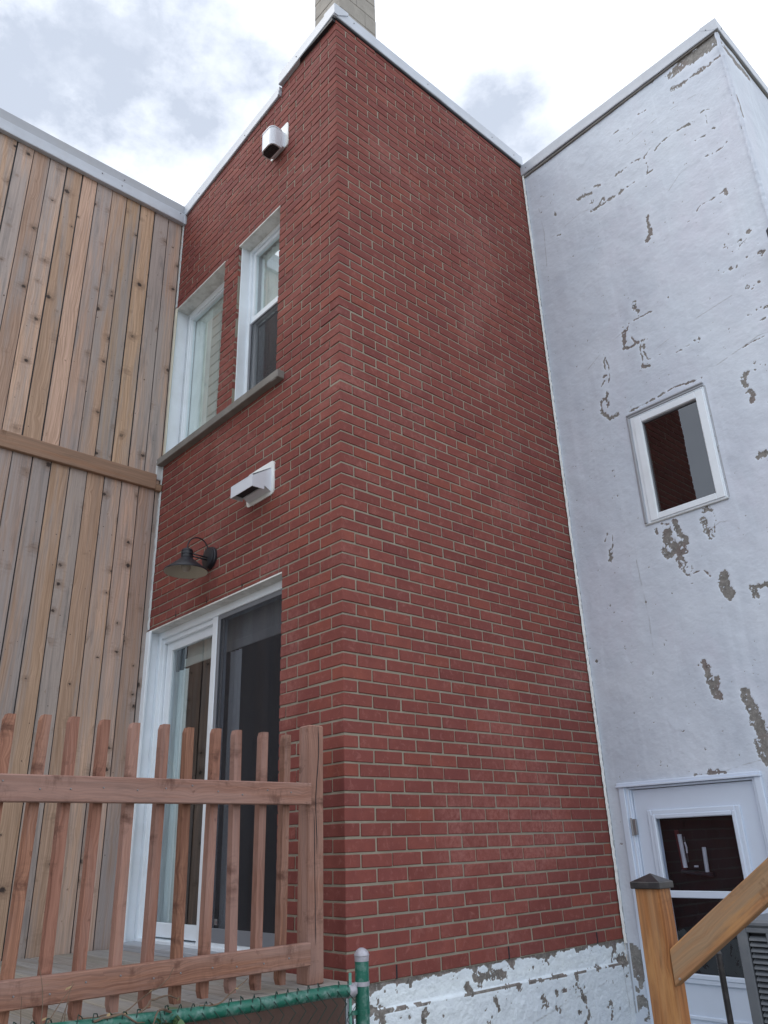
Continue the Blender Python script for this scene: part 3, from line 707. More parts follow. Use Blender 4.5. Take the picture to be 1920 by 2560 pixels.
mb = MB(); mb.box((-A, .02, GZ), (-.03, .10, -.0)); mb.build('foundation_front', MAT['foundation'], BH)
# ------------------------------------------------------------------ white house
WH = thing('white_house', 'white painted stucco house with peeling patches, a small window and a half-glazed door', 'house', (.95, 3.2, GZ))
PATCH = [(.026, 1.56, 6.085, 1.68, 6.075, 1.80, 6.10), (.020, 1.50, 6.065),
(0.0233,1.479,6.052,1.584,6.064,1.692,6.032,1.792,6.043,1.876,6.051),
(0.0069,1.451,5.907,1.520,5.888,1.607,5.889,1.690,5.882,1.745,5.883,1.835,5.887),
(0.0033,0.918,5.892,0.960,5.894),
(0.0032,1.146,5.903,1.213,5.889),
(0.0022,1.601,5.509,1.623,5.516,1.665,5.490),
(0.0014,1.635,5.478,1.623,5.383),
(0.0031,1.219,5.464,1.277,5.496,1.372,5.496,1.437,5.494,1.505,5.484),
(0.0036,1.518,5.302,1.584,5.294),
(0.0042,1.560,5.108,1.623,5.090,1.682,5.091,1.720,5.117),
(0.0042,1.661,5.308,1.672,5.296),
(0.0041,0.865,5.479,0.929,5.483,1.010,5.491,1.078,5.481),
(0.0023,1.121,5.464,1.174,5.502),
(0.0031,1.121,5.464,1.132,5.355,1.114,5.298,1.159,5.298),
(0.0060,0.506,5.495,0.567,5.496,0.632,5.474,0.671,5.510,0.719,5.492),
(0.0059,0.621,5.407,0.619,5.372),
(0.0041,0.690,5.318,0.721,5.351,0.737,5.301),
(0.0058,0.602,5.288,0.686,5.293,0.802,5.298,0.913,5.294,1.031,5.301),
(0.0045,0.271,5.537,0.275,5.504),
(0.0026,0.262,5.285,0.296,5.271),
(0.0097,1.050,4.909,1.041,4.831,1.050,4.748,1.007,4.711),
(0.0044,1.049,4.741,1.080,4.711),
(0.0080,1.626,4.733,1.638,4.699),
(0.0017,1.406,4.706,1.445,4.734,1.522,4.724,1.614,4.734),
(0.0027,1.841,5.206,1.845,5.109,1.855,5.042),
(0.0035,1.835,5.479,1.849,5.483),
(0.0018,1.739,4.181,1.743,4.171),
(0.0094,1.702,4.305),
(0.0078,1.648,4.268),
(0.0056,1.533,4.305),
(0.0016,1.622,4.338),
(0.0012,1.615,4.216,1.631,4.242,1.681,4.263),
(0.0020,1.581,4.274),
(0.0065,1.729,4.109,1.763,4.099),
(0.0026,1.744,4.080),
(0.0063,1.533,4.099),
(0.0036,1.488,4.105),
(0.0012,1.581,4.104,1.569,4.089),
(0.0019,1.695,4.097),
(0.0015,1.651,4.125),
(0.0012,1.576,3.983),
(0.0057,1.606,3.900),
(0.0026,1.640,3.872),
(0.0023,1.648,3.890),
(0.0026,1.682,3.896),
(0.0019,1.629,3.868),
(0.0041,1.628,3.707),
(0.0051,1.686,3.692),
(0.0015,1.655,3.710),
(0.0022,1.563,3.701,1.592,3.685),
(0.0015,1.627,3.617,1.667,3.620),
(0.0024,1.237,3.569),
(0.0109,1.476,3.300,1.444,3.266,1.449,3.223),
(0.0036,1.423,3.236),
(0.0097,1.465,3.167,1.476,3.121,1.461,3.100),
(0.0043,1.443,3.165),
(0.0029,1.563,3.316),
(0.0025,1.528,3.296),
(0.0018,1.594,3.301),
(0.0144,1.424,2.724,1.458,2.726),
(0.0035,1.553,3.045),
(0.0007,1.484,3.487,1.551,3.497,1.629,3.496),
(0.0115,0.814,2.485,0.811,2.436,0.827,2.394,0.864,2.334),
(0.0167,0.745,2.420,0.734,2.362),
(0.0120,0.763,2.316,0.799,2.311,0.861,2.316),
(0.0127,0.707,2.290,0.728,2.265),
(0.0134,0.762,2.280,0.809,2.266,0.837,2.258),
(0.0118,0.794,2.222,0.803,2.172),
(0.0047,0.806,2.130,0.831,2.100,0.860,2.127,0.865,2.155),
(0.0046,0.839,2.156),
(0.0053,0.675,2.473,0.672,2.443),
(0.0031,0.714,2.492,0.756,2.479,0.715,2.467),
(0.0075,1.034,2.493,1.006,2.457,1.000,2.399,1.011,2.348,1.018,2.298),
(0.0043,1.045,2.490,1.073,2.453,1.079,2.397),
(0.0011,1.067,2.383,1.055,2.322),
(0.0056,1.052,2.302),
(0.0150,1.057,2.044,1.040,1.992,1.046,1.941,1.066,1.903),
(0.0122,1.061,1.987,1.081,1.921),
(0.0084,1.205,1.922,1.252,1.921,1.303,1.918),
(0.0117,1.218,1.886,1.229,1.862),
(0.0007,0.867,2.104,0.904,2.109,0.938,2.105,0.969,2.057),
(0.0087,0.818,4.248,0.810,4.205),
(0.0032,0.827,4.177,0.835,4.158),
(0.0022,0.829,4.123),
(0.0018,0.940,4.101,0.910,4.108,0.866,4.102,0.834,4.106,0.780,4.111,0.752,4.109),
(0.0035,0.746,4.106,0.728,4.069,0.727,4.047),
(0.0027,0.695,4.100),
(0.0098,0.697,4.052,0.692,4.020,0.683,3.966),
(0.0065,0.700,3.969),
(0.0043,0.679,3.945,0.671,3.915),
(0.0060,0.680,3.916,0.733,3.904,0.777,3.909,0.847,3.908),
(0.0069,0.799,3.909,0.826,3.911,0.847,3.908),
(0.0049,0.729,4.010,0.749,3.965,0.764,3.928),
(0.0029,0.804,3.877,0.796,3.836,0.796,3.808,0.801,3.760,0.797,3.707,0.811,3.685,0.839,3.677),
(0.0034,0.831,3.868,0.823,3.838),
(0.0031,0.816,3.814,0.829,3.779,0.842,3.736,0.859,3.728),
(0.0057,0.798,3.700),
(0.0014,0.510,3.919,0.495,3.897,0.495,3.840,0.491,3.801),
(0.0019,0.513,3.900,0.517,3.874,0.527,3.846,0.520,3.769,0.521,3.740,0.496,3.695,0.481,3.669),
(0.0094,0.481,3.774),
(0.0022,0.474,3.734,0.440,3.700),
(0.0054,0.482,3.645,0.474,3.593,0.444,3.584),
(0.0065,0.477,3.546,0.462,3.508),
(0.0060,0.421,3.567,0.415,3.513,0.430,3.468,0.462,3.420,0.494,3.411,0.527,3.413),
(0.0021,1.076,4.143),
(0.0022,1.030,3.678,1.071,3.681,1.097,3.677),
(0.0010,0.926,3.728,0.959,3.724),
(0.0017,1.121,3.688,1.151,3.689),
(0.0048,1.197,3.701,1.225,3.702,1.239,3.699),
(0.0029,1.215,3.675),
(0.0023,0.622,3.397,0.813,3.410,0.993,3.430,1.111,3.413,1.185,3.407),
(0.0023,0.302,2.551,0.275,2.507),
(0.0023,0.339,2.532,0.325,2.447),
(0.0083,0.305,2.423,0.293,2.352),
(0.0124,0.829,1.540,0.835,1.442,0.849,1.356,0.875,1.329),
(0.0184,1.031,1.317,1.057,1.222,1.070,1.119,1.104,1.028),
(0.0220,1.073,1.031,1.085,0.941),
(0.0018,1.080,1.656),
(0.0021,0.298,1.651),
(0.0029,0.071,1.686),
(0.0126,0.879,1.423,0.853,1.372),
(0.0097,0.869,1.342,0.885,1.312),
(0.0187,1.034,1.316,1.054,1.221,1.074,1.127,1.105,1.034),
(0.0115,1.063,1.013,1.072,0.937),
(0.0054,0.721,0.904,0.827,0.899),
(0.0028,0.640,0.900,0.720,0.898),
(0.0161,0.742,2.408,0.745,2.358,0.785,2.303,0.799,2.251),
(0.0089,0.813,2.479,0.828,2.400,0.858,2.330),
(0.0094,0.801,2.256,0.818,2.191),
(0.0078,0.705,2.309,0.735,2.270),

]
WIN = (.626, 1.186, 2.520, 3.345); DOOR = (.165, .985, GZ, .862)
CR = [((.80, .90), (.95, .93), (1.2, .97)), ((1.03, 2.35), (1.10, 2.38), (1.16, 2.37), (1.21, 2.30)), ((.35, 3.9), (.55, 4.02), (.70, 4.06)), ((.5, 1.6), (.51, 1.9), (.49, 2.3)), ((1.25, 5.02), (1.35, 5.10), (1.43, 5.12)),
      ((.2, 5.30), (.5, 5.35), (.62, 5.32)), ((1.0, 5.7), (1.3, 5.74), (1.6, 5.70)), ((.12, 5.05), (.14, 5.4), (.12, 5.7)), ((1.3, 3.45), (1.6, 3.52), (1.8, 3.50)), ((.9, 3.78), (1.2, 3.86), (1.5, 3.9))]
def wex(U, Z, peel, rim, ck, n1, n2, n3, disp=False):
    if disp: return (n2-.5)*.0012
    top = np.clip((Z-6.118+(n1-.5)*.03+np.clip(U-1.55, 0, .3)*.10)/.004, 0, 1)*(n3 > .40); peel[:] = np.maximum(peel, top)
    crn = (Z > 6.05) & (U > 1.72) & (n1 > .38); peel[crn] = 1
    fr = (np.abs(U-.012) < .006*(n1*2)) & (n3 > .45); ck[fr] = .8
    sp = (n1*.55+n2*.45 > .755); peel[sp] = np.maximum(peel[sp], .9)
    f0 = (U > .03) & (U < .12) & (Z < -.02) & (Z > -.42) & (n3+n1*.6 > .80); peel[f0] = 1
    sh = ((np.abs(Z-WIN[3]-.008) < .004+.010*(n1-.2)) & (U > WIN[0]) & (U < WIN[1])) | ((np.abs(U-WIN[1]-.006) < .003+.004*n2) & (Z > WIN[2]) & (Z < WIN[3])); ck[sh] = 1
masonry('stucco_wall', MAT['stucco'], WH, (0, D, 0), (1, 0, 0), (0, -1, 0), W, GZ, 6.135, .0052, [WIN, DOOR], PATCH, CR, (.005, .010), 5, wex)
P2 = [(.02, .06, 6.05, .25, 6.02, .5, 6.06), (.012, .05, 5.5, .06, 5.3), (.01, .3, 4.9, .5, 4.85)]
masonry('stucco_wall', MAT['stucco'], WH, (W, D, 0), (0, 1, 0), (1, 0, 0), 4.0, GZ, 6.135, .022, [], P2, [], (.005, .012), 9, None)
mb = MB(); ragged(mb, (W, D, GZ), (W, D, 6.12), .022, (1, 1, 0), 260, .006, (.7, -.7, 0)); mb.build('corner_bead', MAT['stucco'], WH)
mb = MB(); mb.box((-.10, D+.25, GZ), (W-.02, D+4.0, 6.0)); mb.build('house_core', MAT['dark_room'], WH)
mb = MB(); flash(mb, (.0, D), (W+.022, D), 6.148, 6.262, 6.130, 6.242, (0, -1), .024); mb.build('roof_flashing', MAT['metal'], WH)
mb = MB(); flash(mb, (W, D-.024), (W, D+4.0), 6.130, 6.240, 6.140, 6.255, (1, 0), .024); mb.build('roof_flashing', MAT['metal'], WH)
mb = MB(); mb.box((.0, D-.012, 6.118), (W+.010, D+.02, 6.135), .002); mb.box((W-.02, D-.01, 6.118), (W+.012, D+4, 6.135), .002); mb.build('drip_strip', MAT['sill'], WH)
screws(WH, [(.06, D-.0255, 6.20), (1.79, D-.0255, 6.19)], (0, -1, 0)); screws(WH, [(W+.0255, D+.06, 6.19), (W+.0255, D+.9, 6.19)], (1, 0, 0))
mb = MB(); mb.box((0, D+.1, 5.95), (W-.02, D+4, 6.2)); mb.build('roof', MAT['roof'], WH)
# small window
x0, x1, z0, z1 = .632, 1.180, 2.526, 3.338
mb = MB(); ring(mb, x0-.006, x1+.004, z0-.004, z1+.002, D-.006, D+.09, .022, .008, .008, .008, .002)
ring(mb, x0+.018, x1-.004, z0+.004, z1-.012, D-.014, D+.05, .058, .056, .044, .052, .004)
w1 = mb.build('window', MAT['vinyl'], WH)
mb = MB(); mb.box((x0-.032, D-.016, z1+.022), (x1+.006, D+.02, z1+.034), .002); mb.box((x0-.02, D-.009, z1+.006), (x1+.004, D+.02, z1+.022), .002); mb.box((x0-.034, D-.010, z0+.0), (x0-.014, D+.01, z1+.02), .004, jit=.002)
mb.build('window_trim', MAT['metal_grey'], w1)
mb = MB(); mb.box((x0-.03, D-.012, z0-.014), (x1+.012, D+.01, z0-.002), .003, jit=.002); mb.build('bottom_caulk', MAT['caulk'], w1)
mb = MB(); ring(mb, x0+.074, x1-.058, z0+.046, z1-.062, D+.002, D+.04, .007, .004, .004, .010, .001); mb.build('glazing_bead', MAT['screenframe'], w1)
mb = MB(); mb.box((x0+.075, D+.014, z0+.046), (x1-.06, D+.018, z1-.066)); mb.build('pane', MAT['glass_mid'], w1)
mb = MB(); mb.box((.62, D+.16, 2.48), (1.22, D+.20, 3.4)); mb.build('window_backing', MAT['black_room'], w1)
# door
mb = MB(); mb.box((.096, D-.028, .860), (1.032, D+.02, .872), .002); mb.box((.100, D-.018, .872), (1.030, D+.02, .888), .002)
mb.box((.110, D-.016, GZ+.03), (.150, D+.03, .860), .003); mb.box((.150, D-.004, GZ+.03), (.172, D+.06, .858), .003); mb.box((.172, D+.008, GZ+.03), (.182, D+.06, .852), .002)
mb.box((.972, D-.004, GZ+.03), (.990, D+.06, .858), .003); mb.box((.990, D-.016, GZ+.03), (1.030, D+.03, .860), .003); mb.box((.172, D-.002, .846), (.985, D+.06, .858), .002)
dr = mb.build('door', MAT['doorpaint'], WH)
mb = MB()
wallpieces(mb, D+.022, .186, .968, GZ+.04, .842, [(.322, .816, -.16, .668)], .04)
ring(mb, .274, .864, -.205, .718, D+.008, D+.030, .030, .030, .030, .030, .005)
ring(mb, .300, .838, -.180, .692, D+.002, D+.028, .026, .026, .026, .026, .005)
mb.box((.318, D+.004, .232), (.820, D+.03, .270), .004)
ring(mb, .300, .838, -1.02, -.36, D+.012, D+.030, .02, .02, .02, .02, .004); mb.box((.345, D+.014, -.98), (.795, D+.03, -.40), .008)
mb.build('door_leaf', MAT['doorpaint'], dr)
mb = MB(); mb.box((.325, D+.030, -.155), (.813, D+.034, .668)); mb.build('pane', MAT['glass_low'], dr)
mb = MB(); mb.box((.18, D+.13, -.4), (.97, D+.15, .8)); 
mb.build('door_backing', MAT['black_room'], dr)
mb = MB()
mb.cur = 0; mb.tube([(.425, D+.085, .575), (.431, D+.085, .39)], .013, 10); mb.tube([(.560, D+.10, .50), (.556, D+.10, .355)], .012, 10); mb.box((.49, D+.08, .392), (.512, D+.09, .402))
mb.tube([(.455, D+.08, .53), (.462, D+.078, .50), (.458, D+.08, .47)], .005, 6)
mb.cur = 1; mb.tube([(.40, D+.09, .37), (.50, D+.10, .36), (.60, D+.09, .352)], .012, 8); mb.tube([(.448, D+.09, .56), (.452, D+.085, .42)], .006, 6)
mb.cur = 2; mb.tube([(.395, D+.11, .60), (.41, D+.11, .36)], .013, 6)
mb.build('bracket_behind_glass', [MAT['whitetube'], MAT['blackplastic'], MAT['redcloth']], dr, smooth='auto')
mb = MB(); mb.tube([(.170, D-.012, .575), (.170, D-.012, .678)], .006, 8); mb.box((.163, D-.010, .580), (.166, D+.0, .672)); mb.box((.174, D-.008, .580), (.194, D+.012, .672), .001); mb.build('hinge', MAT['steel'], dr)

# ------------------------------------------------------------------ timber-clad house
TH = thing('timber_clad_house', 'house end clad in upright weathered pine boards under a white metal roof edge', 'house', (-3.6, -1.5, GZ))
mb = MB()
def boards(ys, z0, z1, thick=.018):
    for a, b in zip(ys[:-1], ys[1:]):
        ga = random.choice([.0035, .005, .0065, .009]); gb = .0026; st = random.uniform(0, .003)
        mb.box((-A-thick+st, a+ga, z0), (-A+st, b-gb, z1), .0015, grain=2)
top = [.0, -.015, -.148, -.284, -.420, -.546, -.677, -.814, -.943, -1.077, -1.212, -1.342, -1.476]
y = -1.476
while y > -4.2: y -= .1345; top.append(y)
boards(sorted([t for t in top if t <= 0] + []), 3.24, 5.90)
low = [.004, -.045, -.178, -.318, -.453, -.585, -.715, -.851, -.982, -1.118]
y = -1.118
while y > -4.2: y -= .1345; low.append(y)
boards(sorted(low), -.15, 3.24)
mb.build('board_cladding', MAT['board'], TH)
mb = MB(); mb.box((-A-.05, -4.2, -.2), (-A-.007, .0, 5.95)); mb.build('gap_shade_backing', MAT['hood_in_and_shade'], TH)  # near-black sheet puts the shade between the boards into colour
mb = MB(); mb.box((-A, -4.2, 3.185), (-A+.036, -.055, 3.312), .004, grain=1); mb.box((-A, -.054, 3.178), (-A+.033, .0-.004, 3.235), .004, grain=1); mb.build('ledger_board', MAT['ledger'], TH)
mb = MB(); flash(mb, (-A, -4.2), (-A, -.004), 5.868, 5.978, 5.868, 5.978, (1, 0), .048, back=.03); mb.build('roof_flashing', MAT['metal'], TH)
mb = MB(); flash(mb, (-A, -4.2), (-A, -.004), 5.966, 6.098, 5.966, 6.082, (1, 0), .030, back=.2, lip=.004); mb.build('roof_flashing', MAT['metal_grey'], TH)
mb = MB(); mb.box((-A+.020, -.020, 5.86), (-A+.055, .002, 6.086), .003); mb.build('flashing_end', MAT['metal'], TH)
screws(TH, [(-A+.0485, -.62, 5.925), (-A+.0485, -.80, 5.95), (-A+.031, -.60, 6.02), (-A+.0485, -.06, 5.96)], (1, 0, 0), .006)
mb = MB(); mb.box((-5.4, -4.2, GZ), (-A-.05, 4.0, 5.92)); mb.build('house_core', MAT['board'], TH)
mb = MB(); mb.box((-A-.05, -4.2, GZ), (-A-.002, 0, -.16)); mb.build('foundation_wall', MAT['concrete'], TH)

# ------------------------------------------------------------------ deck
DK = thing('deck', 'grey weathered plank deck outside the sliding door', 'deck', (-1.1, -1.6, GZ))
mb = MB(); y = -.004; DZ = .030
while y > -4.2:
    wd = .138; mb.box((-A+.01, y-wd, DZ-.026), (.075+random.uniform(-.006, .004), y-.005, DZ+random.uniform(-.001, .001)), .004, grain=0, jit=.001); y -= wd+.001
mb.build('decking', MAT['deck'], DK)
mb = MB()
for k in range(3): mb.box((.028, -4.2, DZ-.03-.30*(k+1)+.004), (.052, -.05, DZ-.03-.30*k), .004)
mb.build('skirt_board', MAT['skirt'], DK)
for x in (-2.1, -.1):
    for yy in (-.2, -2.2, -4.1): mb = MB(); mb.box((x, yy-.09, GZ), (x+.09, yy, 0)); mb.build('deck_post', MAT['deck'], DK)

# ------------------------------------------------------------------ wooden railing
RL = thing('wooden_railing', 'faded red-brown picket railing standing on the deck edge, its end post beside the brick corner', 'railing', (0, -1.6, DZ))
mb = MB(); mb.box((-.100, -.200, DZ), (-.012, -.114, 1.108), .006, grain=2, jit=.001, pc=(.35, .55, .45)); mb.build('post', MAT['fence'], RL)
def rail(z0, z1, ln, name):
    mb = MB(); mb.box((-.018, -3.9, z0), (.020, -.208, z1), .004, grain=1, pc=ln); 
    return mb.build(name, MAT['fence'], RL)
rail(.748, .842, (.5, .7, .55), 'top_rail'); rail(.108, .196, (.2, .6, .5), 'bottom_rail')
by = [-1.553, -1.431, -1.313, -1.192, -1.061, -.933, -.815, -.691, -.576, -.448, -.325]
for k in range(1, 19): by.append(-1.553-.122*k)
for i, yy in enumerate(by):
    mb = MB(); hw = .0178; zb, zt = .046+random.uniform(-.004, .004), 1.058+random.uniform(-.005, .005)
    a = [(-.0555, yy-hw), (-.0185, yy-hw), (-.0185, yy+hw), (-.0555, yy+hw)]
    # angled ends: both ends sawn towards the -y side
    lev = [(zb+.040, 0), (zt-.040, 0)]
    vs = []
    bev = .020
    prof = [(-hw+.008, zb), (hw, zb), (hw, zt), (-hw+.007, zt), (-hw, zt-.020), (-hw, zb+.024)]
    o = random.uniform(0, 40); pc = (random.random(), random.random(), random.random())
    for x in (-.0555, -.0185):
        for (dy, z) in prof: vs.append((x, yy+dy, z))
    n = 6; fs = [tuple(range(n)), tuple(range(n, 2*n))[::-1]] + [(k, k+n, (k+1) % n+n, (k+1) % n) for k in range(n)]
    gc = [(v[1]-yy+.0, v[0]+.037, v[2]+o) for v in vs]
    th = random.gauss(0, .006); mt = Matrix.Translation((0, yy, .5)) @ Matrix.Rotation(th, 4, 'X') @ Matrix.Translation((0, -yy, -.5))
    mb.add([mt @ Vector(v) for v in vs], fs, gc, pc); mb.build('baluster', MAT['fence'], RL)
for yy in by[:11]:
    for z in (.80+random.uniform(-.01, .01), .150+random.uniform(-.01, .01)):
        screws(RL, [(.0205, yy+random.uniform(-.008, .008), z+random.uniform(-.012, .012))], (1, 0, 0), .0034, 'screw_head')
# long drying split in the post
mb = MB(); pts = [(-.0105, -.150+.006*math.sin(k*.9)-.012*(k/9), 1.10-.062*k) for k in range(10)]
mb.tube(pts, [.0006]+[.0018]*8+[.0004], 4); pts = [(-.0105, -.172+.010*(k/9), .72-.06*k) for k in range(10)]; mb.tube(pts, [.0004]+[.0014]*8+[.0003], 4)
mb.build('drying_split', MAT['hood_in_and_shade'], RL)

# ------------------------------------------------------------------ vents on the front wall
def vent_hood(nm, label, px0, px1, pz0, pz1, hx0, hx1, hz0, hz1, dep, rnd, wob):
    t = thing(nm, label, 'vent hood', ((px0+px1)/2, 0, pz0), 'white exhaust vent hoods on the front brick wall')
    n = 40; out = []
    for k in range(n):
        a = 2*PI*k/n; ca, sa = math.cos(a), math.sin(a); e = .18
        x = (px0+px1)/2+(px1-px0)/2*math.copysign(abs(ca)**e, ca)*(1+random.gauss(0, wob)); z = (pz0+pz1)/2+(pz1-pz0)/2*math.copysign(abs(sa)**e, sa)*(1+random.gauss(0, wob)); out.append((x, z))
    mb = MB(); mb.prism(out, (0, -1, 0), .012, origin=(0, .004, 0), ex=(1, 0, 0), ey=(0, 0, 1)); mb.build('back_plate', MAT['sealant'], t)
    if rnd:   # bowed front
        prof = [(-.035, hx0+.008), (-.075, hx0)] + [(-dep+.035*(1-math.sin(a)), hx0+.045*(1-math.cos(a))) for a in np.linspace(0, PI/2, 7)][0:]
        left = [(-.035, hx0+.006), (-.05, hx0)] + [(-(dep-.045)-.045*math.sin(a), hx0+.045*(1-math.cos(a))) for a in np.linspace(0, PI/2, 7)]
        xm = hx0+hx1; shape = left + [(y, xm-x) for y, x in left[::-1]]
        poly = [(x, y) for y, x in shape]
        mb = MB(); mb.prism(poly, (0, 0, 1), hz1-hz0, origin=(0, 0, hz0), ex=(1, 0, 0), ey=(0, 1, 0))
        inner = [((x-(hx0+hx1)/2)*1.03+(hx0+hx1)/2, y*1.0-(.003 if y < -.06 else 0)) for x, y in poly]
        mb.prism(inner, (0, 0, 1), .010, origin=(0, 0, hz1-.012), ex=(1, 0, 0), ey=(0, 1, 0)); mb.build('hood', MAT['hood'], t)
        mb = MB(); mb.box((hx0+.004, -.052, hz0+.024), (hx1-.004, -.006, hz1-.006), .002); mb.build('neck', MAT['hood'], t)
        gx = [((x-(hx0+hx1)/2)*.84+(hx0+hx1)/2, (y+.09)*.78-.09) for x, y in poly]
        mb = MB(); mb.prism(gx, (0, 0, -1), .002, origin=(0, 0, hz0-.0005), ex=(1, 0, 0), ey=(0, 1, 0)); g1 = mb.build('grille', MAT['hood_in_and_shade'], t)
        mb = MB()
        for k in range(9): xx = hx0+.016+k*(hx1-hx0-.032)/8; mb.box((xx, -dep+.018, hz0-.005), (xx+.003, -.055, hz0-.0028))
        for k in range(3): yy = -dep+.03+k*.022; mb.box((hx0+.014, yy, hz0-.0065), (hx1-.014, yy+.002, hz0-.0052))
        mb.build('grille_bars', MAT['hood_grill'], g1)
    else:     # box with sloped top and open underside
        side = [(-dep, hz0), (-dep, hz1-.0), (-.008, hz1+.085), (-.008, hz0+.0), (-.055, hz0+.026), (-.058, hz0)]
        th = .004; mb = MB()
        for x in (hx0, hx1-th): mb.prism(side, (1, 0, 0), th, origin=(x, 0, 0), ex=(0, 1, 0), ey=(0, 0, 1))
        mb.box((hx0+th, -dep, hz0), (hx1-th, -dep+th, hz1)); 
        mb.add([(hx0, -dep-.001, hz1), (hx1, -dep-.001, hz1), (hx1, -.008, hz1+.087), (hx0, -.008, hz1+.087), (hx0, -dep+.006, hz1-.004), (hx1, -dep+.006, hz1-.004), (hx1, -.008, hz1+.081), (hx0, -.008, hz1+.081)], [(0, 1, 2, 3), (7, 6, 5, 4), (0, 4, 5, 1), (3, 2, 6, 7), (0, 3, 7, 4), (1, 5, 6, 2)])
        mb.build('hood', MAT['hood'], t)
        mb = MB(); mb.add([(hx0+th, -.058, hz0+.022), (hx1-th, -.058, hz0+.022), (hx1-th, -.010, hz0+.002), (hx0+th, -.010, hz0+.002)], [(0, 1, 2, 3)]); mb.box((hx0+th, -.060, hz0+.018), (hx1-th, -.056, hz0+.05)); mb.build('neck_underside', MAT['hood'], t)
        mb = MB(); mb.box((hx0+th, -dep+th, hz0+.026), (hx1-th, -.06, hz0+.030)); mb.build('duct_opening', MAT['hood_in_and_shade'], t)
    return t
vent_hood('vent_hood', 'white bow-fronted vent hood high on the brick wall, just under the roof edge', -.812, -.583, 5.480, 5.722, -.775, -.615, 5.448, 5.630, .132, True, .002)
vent_hood('vent_hood', 'white box-shaped vent hood with rough sealant edge, between the grey sill and the barn lamp', -.962, -.655, 2.602, 2.836, -.932, -.684, 2.625, 2.705, .145, False, .006)

# ------------------------------------------------------------------ barn lamp over the door
LP = thing('wall_lamp', 'black barn-style wall lamp with a gooseneck arm above the sliding door', 'lamp', (-1.39, 0, 2.38))
lx = -1.39; ly = -.180
mb = MB(); rot = Matrix.Rotation(PI/2, 4, 'X'); mb.lathe([(0, .034), (.062, .034), (.070, .030), (.071, .018), (.077, .014), (.077, 0)], (lx, .0, 2.385), 48, rot); mb.build('back_plate', MAT['black'], LP, smooth='auto')
mb = MB(); mb.lathe([(.1405, 2.252), (.142, 2.258), (.1395, 2.264), (.085, 2.305), (.040, 2.345), (.036, 2.349)], (lx, ly, 0), 64); mb.build('lamp_shade', MAT['black'], LP, smooth='auto')
mb = MB(); mb.lathe([(.1395, 2.2525), (.084, 2.301), (.040, 2.338), (0, 2.339)], (lx, ly, 0), 64); mb.build('shade_lining', MAT['lampin'], LP, smooth='auto')
mb = MB(); mb.lathe([(.037, 2.345), (.039, 2.349), (.039, 2.366), (.035, 2.368), (.035, 2.371), (.039, 2.373), (.039, 2.388), (.035, 2.390), (.035, 2.393), (.038, 2.395), (.037, 2.404), (.026, 2.412), (.010, 2.416), (.007, 2.424), (0, 2.424)], (lx, ly, 0), 40); mb.build('lamp_neck', MAT['black'], LP, smooth='auto')
mb = MB(); mb.lathe([(0, 2.256), (.020, 2.260), (.031, 2.275), (.031, 2.290), (.022, 2.312), (.014, 2.33)], (lx, ly, 0), 32); mb.build('bulb', MAT['bulb'], LP, smooth=True)
mb = MB(); c0, c1 = ly, -.028; cy = (c0+c1)/2; rr_ = abs(c1-c0)/2
pts = [(lx, c0, 2.418), (lx, c0, 2.428)] + [(lx, cy-rr_*math.cos(a), 2.430+.078*math.sin(a)) for a in np.linspace(0, PI, 22)] + [(lx, c1, 2.418)]
mb.tube(pts, .0045, 10); mb.build('gooseneck', MAT['black'], LP, smooth=True)
for z in (2.384, 2.366): mb = MB(); mb.tube([(lx-.003, ly+.034, z+.006), (lx, -.03, z)], .0048, 10); mb.build('arm', MAT['black'], LP, smooth=True)

# ------------------------------------------------------------------ floodlight at the edge of the white wall
FL = thing('wall_light', 'dark grey flat-fronted light fixed high on the white wall near its corner', 'light', (1.84, D, 4.1))
mb = MB(); mb.box((1.838, D-.135, 3.985), (1.93, D-.055, 4.165), .018); mb.build('housing', MAT['black'], FL)
mb = MB(); mb.box((1.86, D-.06, 4.04), (1.90, D-.001, 4.12), .006); mb.build('bracket', MAT['screenframe'], FL)

# ------------------------------------------------------------------ chain-link fence
CF = thing('chain_link_fence', 'green chain-link fence with chipped enamel rail in front of the deck', 'fence', (.24, -.115, GZ))
fx = .24
mb = MB(); mb.lathe([(.0285, GZ), (.0285, .142)], (fx, -.115, 0), 28); mb.build('post', MAT['green'], CF, smooth='auto')
mb = MB(); mb.lathe([(.0292, .132), (.0298, .150), (.0315, .152), (.0315, .156), (.027, .166), (.018, .175), (.008, .180), (0, .181)], (fx, -.115, 0), 28); mb.build('post_cap', MAT['galv'], CF, smooth='auto')
mb = MB(); pts = [(fx, -.185, .034), (fx, -.26, .041), (fx, -.68, .043), (fx, -.86, .047), (fx, -1.27, .065), (fx, -1.7, .085), (fx, -2.3, .10), (fx, -4.0, .11)]
P2_ = []
for a, b in zip(pts[:-1], pts[1:]):
    for k in range(6): P2_.append(Vector(a).lerp(Vector(b), k/6))
P2_.append(Vector(pts[-1])); mb.tube(P2_, .0225, 16); mb.build('top_rail', MAT['green'], CF, smooth='auto')
mb = MB(); mb.lathe([(0, .0), (.023, .001), (.0245, .006), (.0245, .034), (.0215, .036)], (fx, -.160, .0325), 24, Matrix.Rotation(PI/2, 4, 'X')); mb.box((fx-.004, -.165, .018), (fx+.004, -.135, .044), .002); mb.build('rail_end', MAT['galv'], CF, smooth='auto')
for z, mt in ((.052, 'galv'), (-.045, 'green')):
    mb = MB(); mb.lathe([(.0286, z-.008), (.0302, z-.008), (.0302, z+.008), (.0286, z+.008)], (fx, -.115, 0), 28); mb.box((fx-.002, -.190, z-.008), (fx+.006, -.145, z+.008), .001)
    mb.tube([(fx-.01, -.178, z), (fx+.016, -.178, z)], .005, 6); mb.build('tension_band', MAT[mt], CF)
